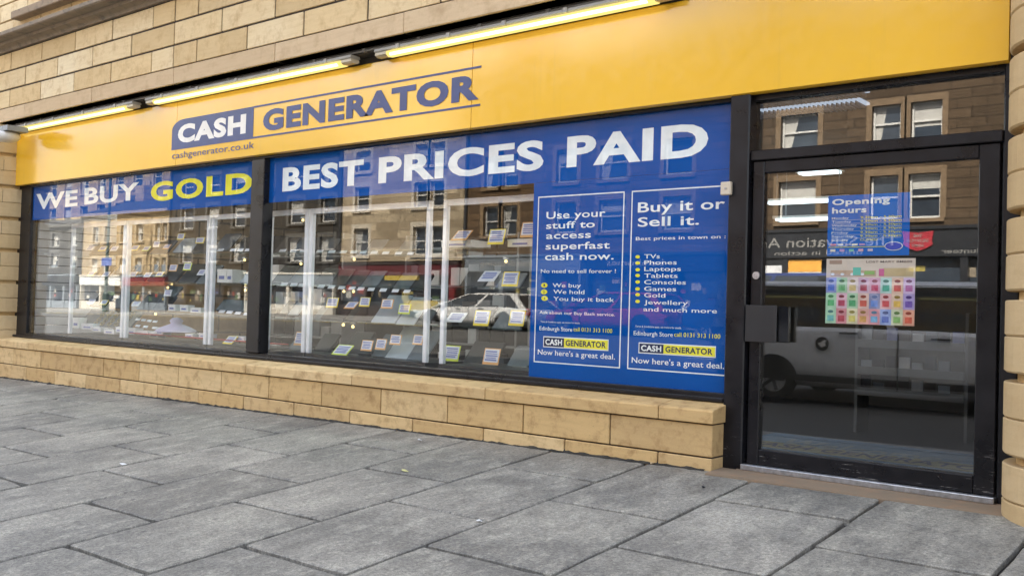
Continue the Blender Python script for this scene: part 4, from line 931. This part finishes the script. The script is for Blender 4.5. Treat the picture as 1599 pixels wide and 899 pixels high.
t, L = tenement('pale sunlit stone tenement above the red shopfront', -40.55, -31.5, 12.2, st_d, mg_d, rows([-39.4, -34.92, -33.78], [1.15, .9, .9], ((3.8, 5.25), (6.22, 7.48), (8.3, 9.4))), shop_top=3.5)
shopfront(t, L, -40.4, -31.7, 2.75, 3.32, m_plain('front_umber', (.05, .035, .03), .5), m_plain('board_maroon', (.12, .02, .025), .5))
L(Bx(-36.6, -34.2, FYW+.18, FYW+.34, 2.50, 2.74).build('yellow_sign', yel, t)); L(Bx(-34.8, -32.5, FYW+.25, FYW+.65, .98, 1.50).build('yellow_box_sign', yel, t)); L(Bx(-32.1, -31.72, FYW+.12, FYW+.3, .9, 2.7).build('red_pillar', redp, t))
t, L = tenement('brown stone tenement with grey hairdressing shopfront', -31.4, -17.35, 12.2, st_e, mg_e, rows([-30.2, -29.1, -25.95, -23.6, -20.4], [.95, .95, 1.15, 1.4, 1.3], ((4.66, 6.05), (6.92, 8.42))), shop_top=3.62)
shopfront(t, L, -31.2, -24.4, 2.95, 3.62, greyp, greyp, [('hairdressing', -30.2, -27.0, 3.2, .26, letw)]); shopfront(t, L, -24.1, -17.5, 2.95, 3.62, m_plain('front_navy', (.03, .045, .08), .4), black, [('belehomes', -23.0, -20.2, 3.2, .26, letw)])
t, L = tenement('grey brown tenement with black charity shopfront', -17.25, -2.2, 12.3, st_f, mg_f, rows([-15.36, -11.92, -10.58, -6.4], [1.45, 1.0, 1.05, 1.4], ((4.8, 6.35), (7.55, 8.88))), shop_top=4.45)
letw = m_plain('sign_letter_dim', (.22, .215, .20), .5)
shopfront(t, L, -17.1, -2.4, 3.45, 4.40, black, black, [('The Salvation Army', -16.9, -10.85, 3.85, .36, letw), ('united in action', -15.4, -12.1, 3.56, .16, letw), ('volunteer', -9.4, -7.8, 3.56, .15, letw)], bold=.004)
sh = MB(); pts = [(-.52, .36), (0, .30), (.52, .36), (.47, 0), (.5, -.12), (.25, -.26), (0, -.34), (-.25, -.26), (-.5, -.12), (-.47, 0)]
sh.prism([(-10.18+a, 3.98+b) for a, b in pts], FYW+.18, FYW+.22, 'y'); L(sh.build('shield_sign', m_plain('shield_red', (.30, .02, .03), .4), t))
for s, w_, z in (('THE', .30, 4.12), ('SALVATION', .72, 3.95), ('ARMY', .42, 3.78)): L(lettering(s, -10.18-w_/2, -10.18+w_/2, z, .11, FYW+.226, letw, t, bold=.01, flip=True))
L(Bx(-14.9, -13.6, FYW+.02, FYW+.05, 2.95, 3.4).build('window_notice', m_plain('notice_orange', (.72, .36, .06), .5), t)); L(Bx(-14.9, -13.6, FYW+.02, FYW+.05, 2.5, 2.94).build('window_notice', M['paper'], t))
L(Bx(-16.9, -15.2, FYW-.12, FYW-.08, 1.8, 3.2).build('window_backdrop', M['paper'], t))
t, L = tenement('brown tenement at the right end of the row', -2.1, 22, 11.8, st_e, mg_e, rows([-.9+k*2.9 for k in range(7)], [1.3]*7, ((4.7, 6.2), (7.3, 8.7))), shop_top=3.6)
shopfront(t, L, -1.9, 21.8, 2.9, 3.55, greyp, black)

# ------------------------------------------------------------------ vehicles
M['tyre'] = m_plain('tyre', (.015, .015, .015), .85); M['rim'] = m_plain('alloy_rim', (.45, .46, .48), .3, metal=.8); M['carglass'] = m_plain('car_glass', (.035, .04, .045), .03, spec=.9)
M['headlamp'] = m_plain('headlamp', (.65, .67, .68), .1); M['taillamp'] = m_plain('taillamp', (.35, .01, .01), .15); M['trim'] = m_plain('black_trim', (.02, .02, .021), .5)
def vehicle(name, label, cat, X, Y, L_, H, Wd, paint, face=-1, van=False, wb=.62, clear=.2, wr=.33, rz=0.0, badge=False):
    """local x: 0 rear .. L front; face=-1 drives towards -X"""
    zb = G(X, Y)-.11
    t = thing(name, label, cat, (X, Y, zb)); t.rotation_euler = (0, 0, rz)
    h = Wd/2
    if van: st = [(0, .30, .93, .88), (.02, .24, .60*H, .97), (.10, .20, .64*H, 1), (.60, .20, .64*H, 1), (.80, .20, .60*H, 1), (.93, .22, .52*H, .97), (.985, .27, .40*H, .86), (1, .34, .33*H, .78)]
    else: st = [(0, .34, .52*H, .84), (.02, .26, .60*H, .94), (.10, .20, .65*H, .99), (.30, .19, .645*H, 1), (.62, .19, .615*H, 1), (.76, .19, .585*H, .99), (.93, .22, .50*H, .94), (.985, .27, .40*H, .82), (1, .33, .34*H, .74)]
    P = []
    for s, z0, z1, ww in st:
        z1 = z1 if z1 > .55 else z1; x = (s-.5)*L_*(-face)*-1 if face == 1 else (.5-s)*L_
        hw = h*ww; zm = (z0+z1)/2
        P.append([(x, -hw*.55, z0), (x, -hw*.94, z0+.03), (x, -hw, zm), (x, -hw*.985, z1-.10), (x, -hw*.93, z1-.01), (x, -hw*.5, z1+.03), (x, hw*.5, z1+.03), (x, hw*.93, z1-.01), (x, hw*.985, z1-.10), (x, hw, zm), (x, hw*.94, z0+.03), (x, hw*.55, z0)])
    m = MB(); k = 12
    for ring in P: m.v += ring
    for i in range(len(P)-1):
        for j in range(k): m.f.append((i*k+j, i*k+(j+1) % k, (i+1)*k+(j+1) % k, (i+1)*k+j))
    m.f += [tuple(range(k)), tuple((len(P)-1)*k+j for j in range(k))]
    body = m.build('body', paint, t, smooth=False)
    sub = body.modifiers.new('sub', 'SUBSURF'); sub.levels = 2; sub.render_levels = 2
    fx = lambda s: (s-.5)*L_ if face == 1 else (.5-s)*L_
    # cabin: glass house with pillars and roof
    cab = [(.03, .10, .60), (.06, .10, 1)] if van else None
    if van: c0, c1, r0, r1 = .015, .84, .03, .70
    else: c0, c1, r0, r1 = .005, .82, .13, .50
    zc, zr = (.60 if van else .575)*H, .965*H; wl, wh = h*.93, h*(.86 if van else .74)
    gl = MB().hexa([(fx(c0), -wl, zc), (fx(c1), -wl, zc), (fx(c1), wl, zc), (fx(c0), wl, zc), (fx(r0), -wh, zr), (fx(r1), -wh, zr), (fx(r1), wh, zr), (fx(r0), wh, zr)])
    gl.build('glasshouse', M['carglass'], t, bevel=.07 if not van else .03)
    rf_ = MB().hexa([(fx(r0-.012), -wh-.02, zr-.02), (fx(r1+.015), -wh-.02, zr-.03), (fx(r1+.015), wh+.02, zr-.03), (fx(r0-.012), wh+.02, zr-.02), (fx(r0+.04), -wh*.8, H), (fx(r1-.05), -wh*.8, H), (fx(r1-.05), wh*.8, H), (fx(r0+.04), wh*.8, H)])
    o = rf_.build('roof', paint, t, bevel=.02, smooth=True)
    def strut(s0, s1, wdt, sgn):
        a, b = fx(s0), fx(s1); e = wdt/2
        m = MB().hexa([(a-e, sgn*(wl+.012), zc-.03), (a+e, sgn*(wl+.012), zc-.03), (a+e, sgn*(wl-.05), zc-.03), (a-e, sgn*(wl-.05), zc-.03), (b-e, sgn*(wh+.012), zr), (b+e, sgn*(wh+.012), zr), (b+e, sgn*(wh-.05), zr), (b-e, sgn*(wh-.05), zr)])
        m.build('pillar', paint, t)
    for sgn in (-1, 1):
        strut(c1-.005, r1, .10, sgn); strut(c0+.02, r0+.015, .30 if not van else .35, sgn); strut((c0+c1)/2+.03, (r0+r1)/2+.03, .12, sgn)
        for s in ((.5-wb/2)-.01, (.5+wb/2)-.01):
            x = fx(s); yy = sgn*(h-.10)
            wh_ = empty('wheel', (x, sgn*(h-.14), wr), t)
            MB().tube((0, -.11, 0), (0, .11, 0), wr, 24).build('tyre', M['tyre'], wh_, bevel=.0)
            MB().tube((0, sgn*.1, 0), (0, sgn*.118, 0), wr*.66, 20).build('rim', M['rim'], wh_)
            for q in range(5):
                a = 2*math.pi*q/5; MB().tube((0, sgn*.12, 0), (wr*.6*math.cos(a), sgn*.121, wr*.6*math.sin(a)), .03, 5).build('spoke', M['trim'], wh_)
            arch = MB()
            n = 14; ra = wr*1.22
            arch.v = [(x+ra*math.cos(math.pi*i/n), sgn*(h+.004), wr+ra*math.sin(math.pi*i/n)) for i in range(n+1)]+[(x+ra*math.cos(math.pi*i/n), sgn*(h-.05), wr+ra*math.sin(math.pi*i/n)) for i in range(n+1)]
            arch.f = [tuple(range(n+1)), tuple(reversed(range(n+1, 2*n+2)))]+[(i, i+1, n+2+i, n+1+i) for i in range(n)]
            arch.build('wheel_arch', M['trim'], t)
        Bx(fx(.36)-.14, fx(.36)+.14, sgn*(h+.015)-.015, sgn*(h+.015)+.015, .58*H-.03, .58*H).build('door_handle', M['trim'], t, bevel=.006)
        Bx(fx(.56)-.14, fx(.56)+.14, sgn*(h+.015)-.015, sgn*(h+.015)+.015, .56*H-.03, .56*H).build('door_handle', M['trim'], t, bevel=.006)
        for s in (.47, .66): Bx(fx(s)-.008, fx(s)+.008, sgn*(h+.001)-.006, sgn*(h+.001)+.006, .26, .58*H).build('door_seam', M['trim'], t)
        Bx(fx(.70)-.11, fx(.70)+.11, sgn*(h+.10)-.10, sgn*(h+.10)+.08, .61*H, .70*H).build('wing_mirror', paint, t, bevel=.03)
        Bx(fx(.965)-.16, fx(.965)+.16, sgn*(h*.74)-.14, sgn*(h*.74)+.14, .40*H, .475*H).build('headlight', M['headlamp'], t, bevel=.03)
        Bx(fx(.012)-.08, fx(.012)+.08, sgn*(h*.78)-.12, sgn*(h*.78)+.12, .42*H, .60*H).build('tail_light', M['taillamp'], t, bevel=.02)
        Bx(fx(1.0)-.03, fx(1.0)+.03, -.3, .3, .36, .46).build('number_plate', M['headlamp'], t) if sgn == 1 else None
        if van: Bx(min(fx(.22), fx(.78)), max(fx(.22), fx(.78)), sgn*(h+.005)-.02, sgn*(h+.005)+.02, .33, .43).build('rubbing_strip', M['trim'], t, bevel=.01)
    if badge:
        MB().tube((fx(.30), h+.002, .48*H), (fx(.30), h+.014, .48*H), .11, 24).build('emblem', M['trim'], t)
        m = MB(); pts_ = [(-.07, .01), (-.02, .02), (.02, .055), (.07, .06), (.045, .01), (.06, -.03), (.0, -.055), (-.04, -.03)]
        m.prism([(fx(.30)+a, .48*H+b) for a, b in pts_], h+.0145, h+.019, 'y'); m.build('emblem_bird', M['white'], t)
    return t
car_white = m_plain('car_paint_white', (.74, .73, .70), .25, coat=.6); car_red = m_plain('car_paint_red', (.33, .02, .04), .25, coat=.6); van_silver = m_plain('van_paint_silver', (.60, .61, .62), .28, coat=.6); van_blue = m_plain('van_paint_blue', (.03, .05, .16), .28, coat=.6)
vehicle('parked_car', 'white hatchback parked across the road, mirrored in the right window', 'car', -25.2, -22.4, 6.1, 1.44, 2.3, car_white, face=-1)
vehicle('parked_car', 'dark red car parked across the road behind the white one', 'car', -18.9, -22.4, 5.2, 1.5, 2.3, car_red, face=-1)
vehicle('parked_van', 'dark blue van parked across the road near the charity shop', 'van', -13.0, -22.3, 5.4, 2.1, 2.5, van_blue, face=-1, van=True)
vehicle('parked_van', 'silver grey van at the near kerb, mirrored in the door', 'van', -4.5, -9.55, 6.9, 1.95, 2.4, van_silver, face=1, van=True, badge=True)

# ------------------------------------------------------------------ street lamp, bin, sign across the road
p = at(104, 480, 22.0); lp = thing('street_lamp', 'dark green street lamp column on the far pavement at the left', 'street lamp', (p.x, -24.5, G(p.x, -24.5)))
MB().lathe(0, 0, [(.22, 0), (.22, 1.1), (.13, 1.25), (.09, 4), (.07, 9.2), (0, 9.2)], 14).build('column', m_plain('lamp_green', (.03, .06, .055), .5), lp)
MB().tube((0, 0, 9.1), (0, 1.6, 9.5), .05, 8).build('arm', M['grey'], lp); Bx(-.15, .15, 1.4, 2.2, 9.44, 9.6).build('lantern', M['white'], lp, bevel=.04)
Bx(-.45, .75, .1, .14, 2.9, 3.4).build('blue_plate', m_plain('sign_blue', (.02, .07, .35), .4), lp)
p = at(116, 480, 21.5); bn = thing('litter_bin', 'black litter bin beside the street lamp column', 'bin', (p.x, -24.6, G(p.x, -24.6)))
MB().lathe(0, 0, [(.40, 0), (.46, .08), (.46, 1.1), (.52, 1.14), (.50, 1.3), (.2, 1.5), (0, 1.5)], 18).build('body', M['dark'], bn); Bx(-.28, .28, .40, .50, .85, 1.05).build('slot', M['paper'], bn)
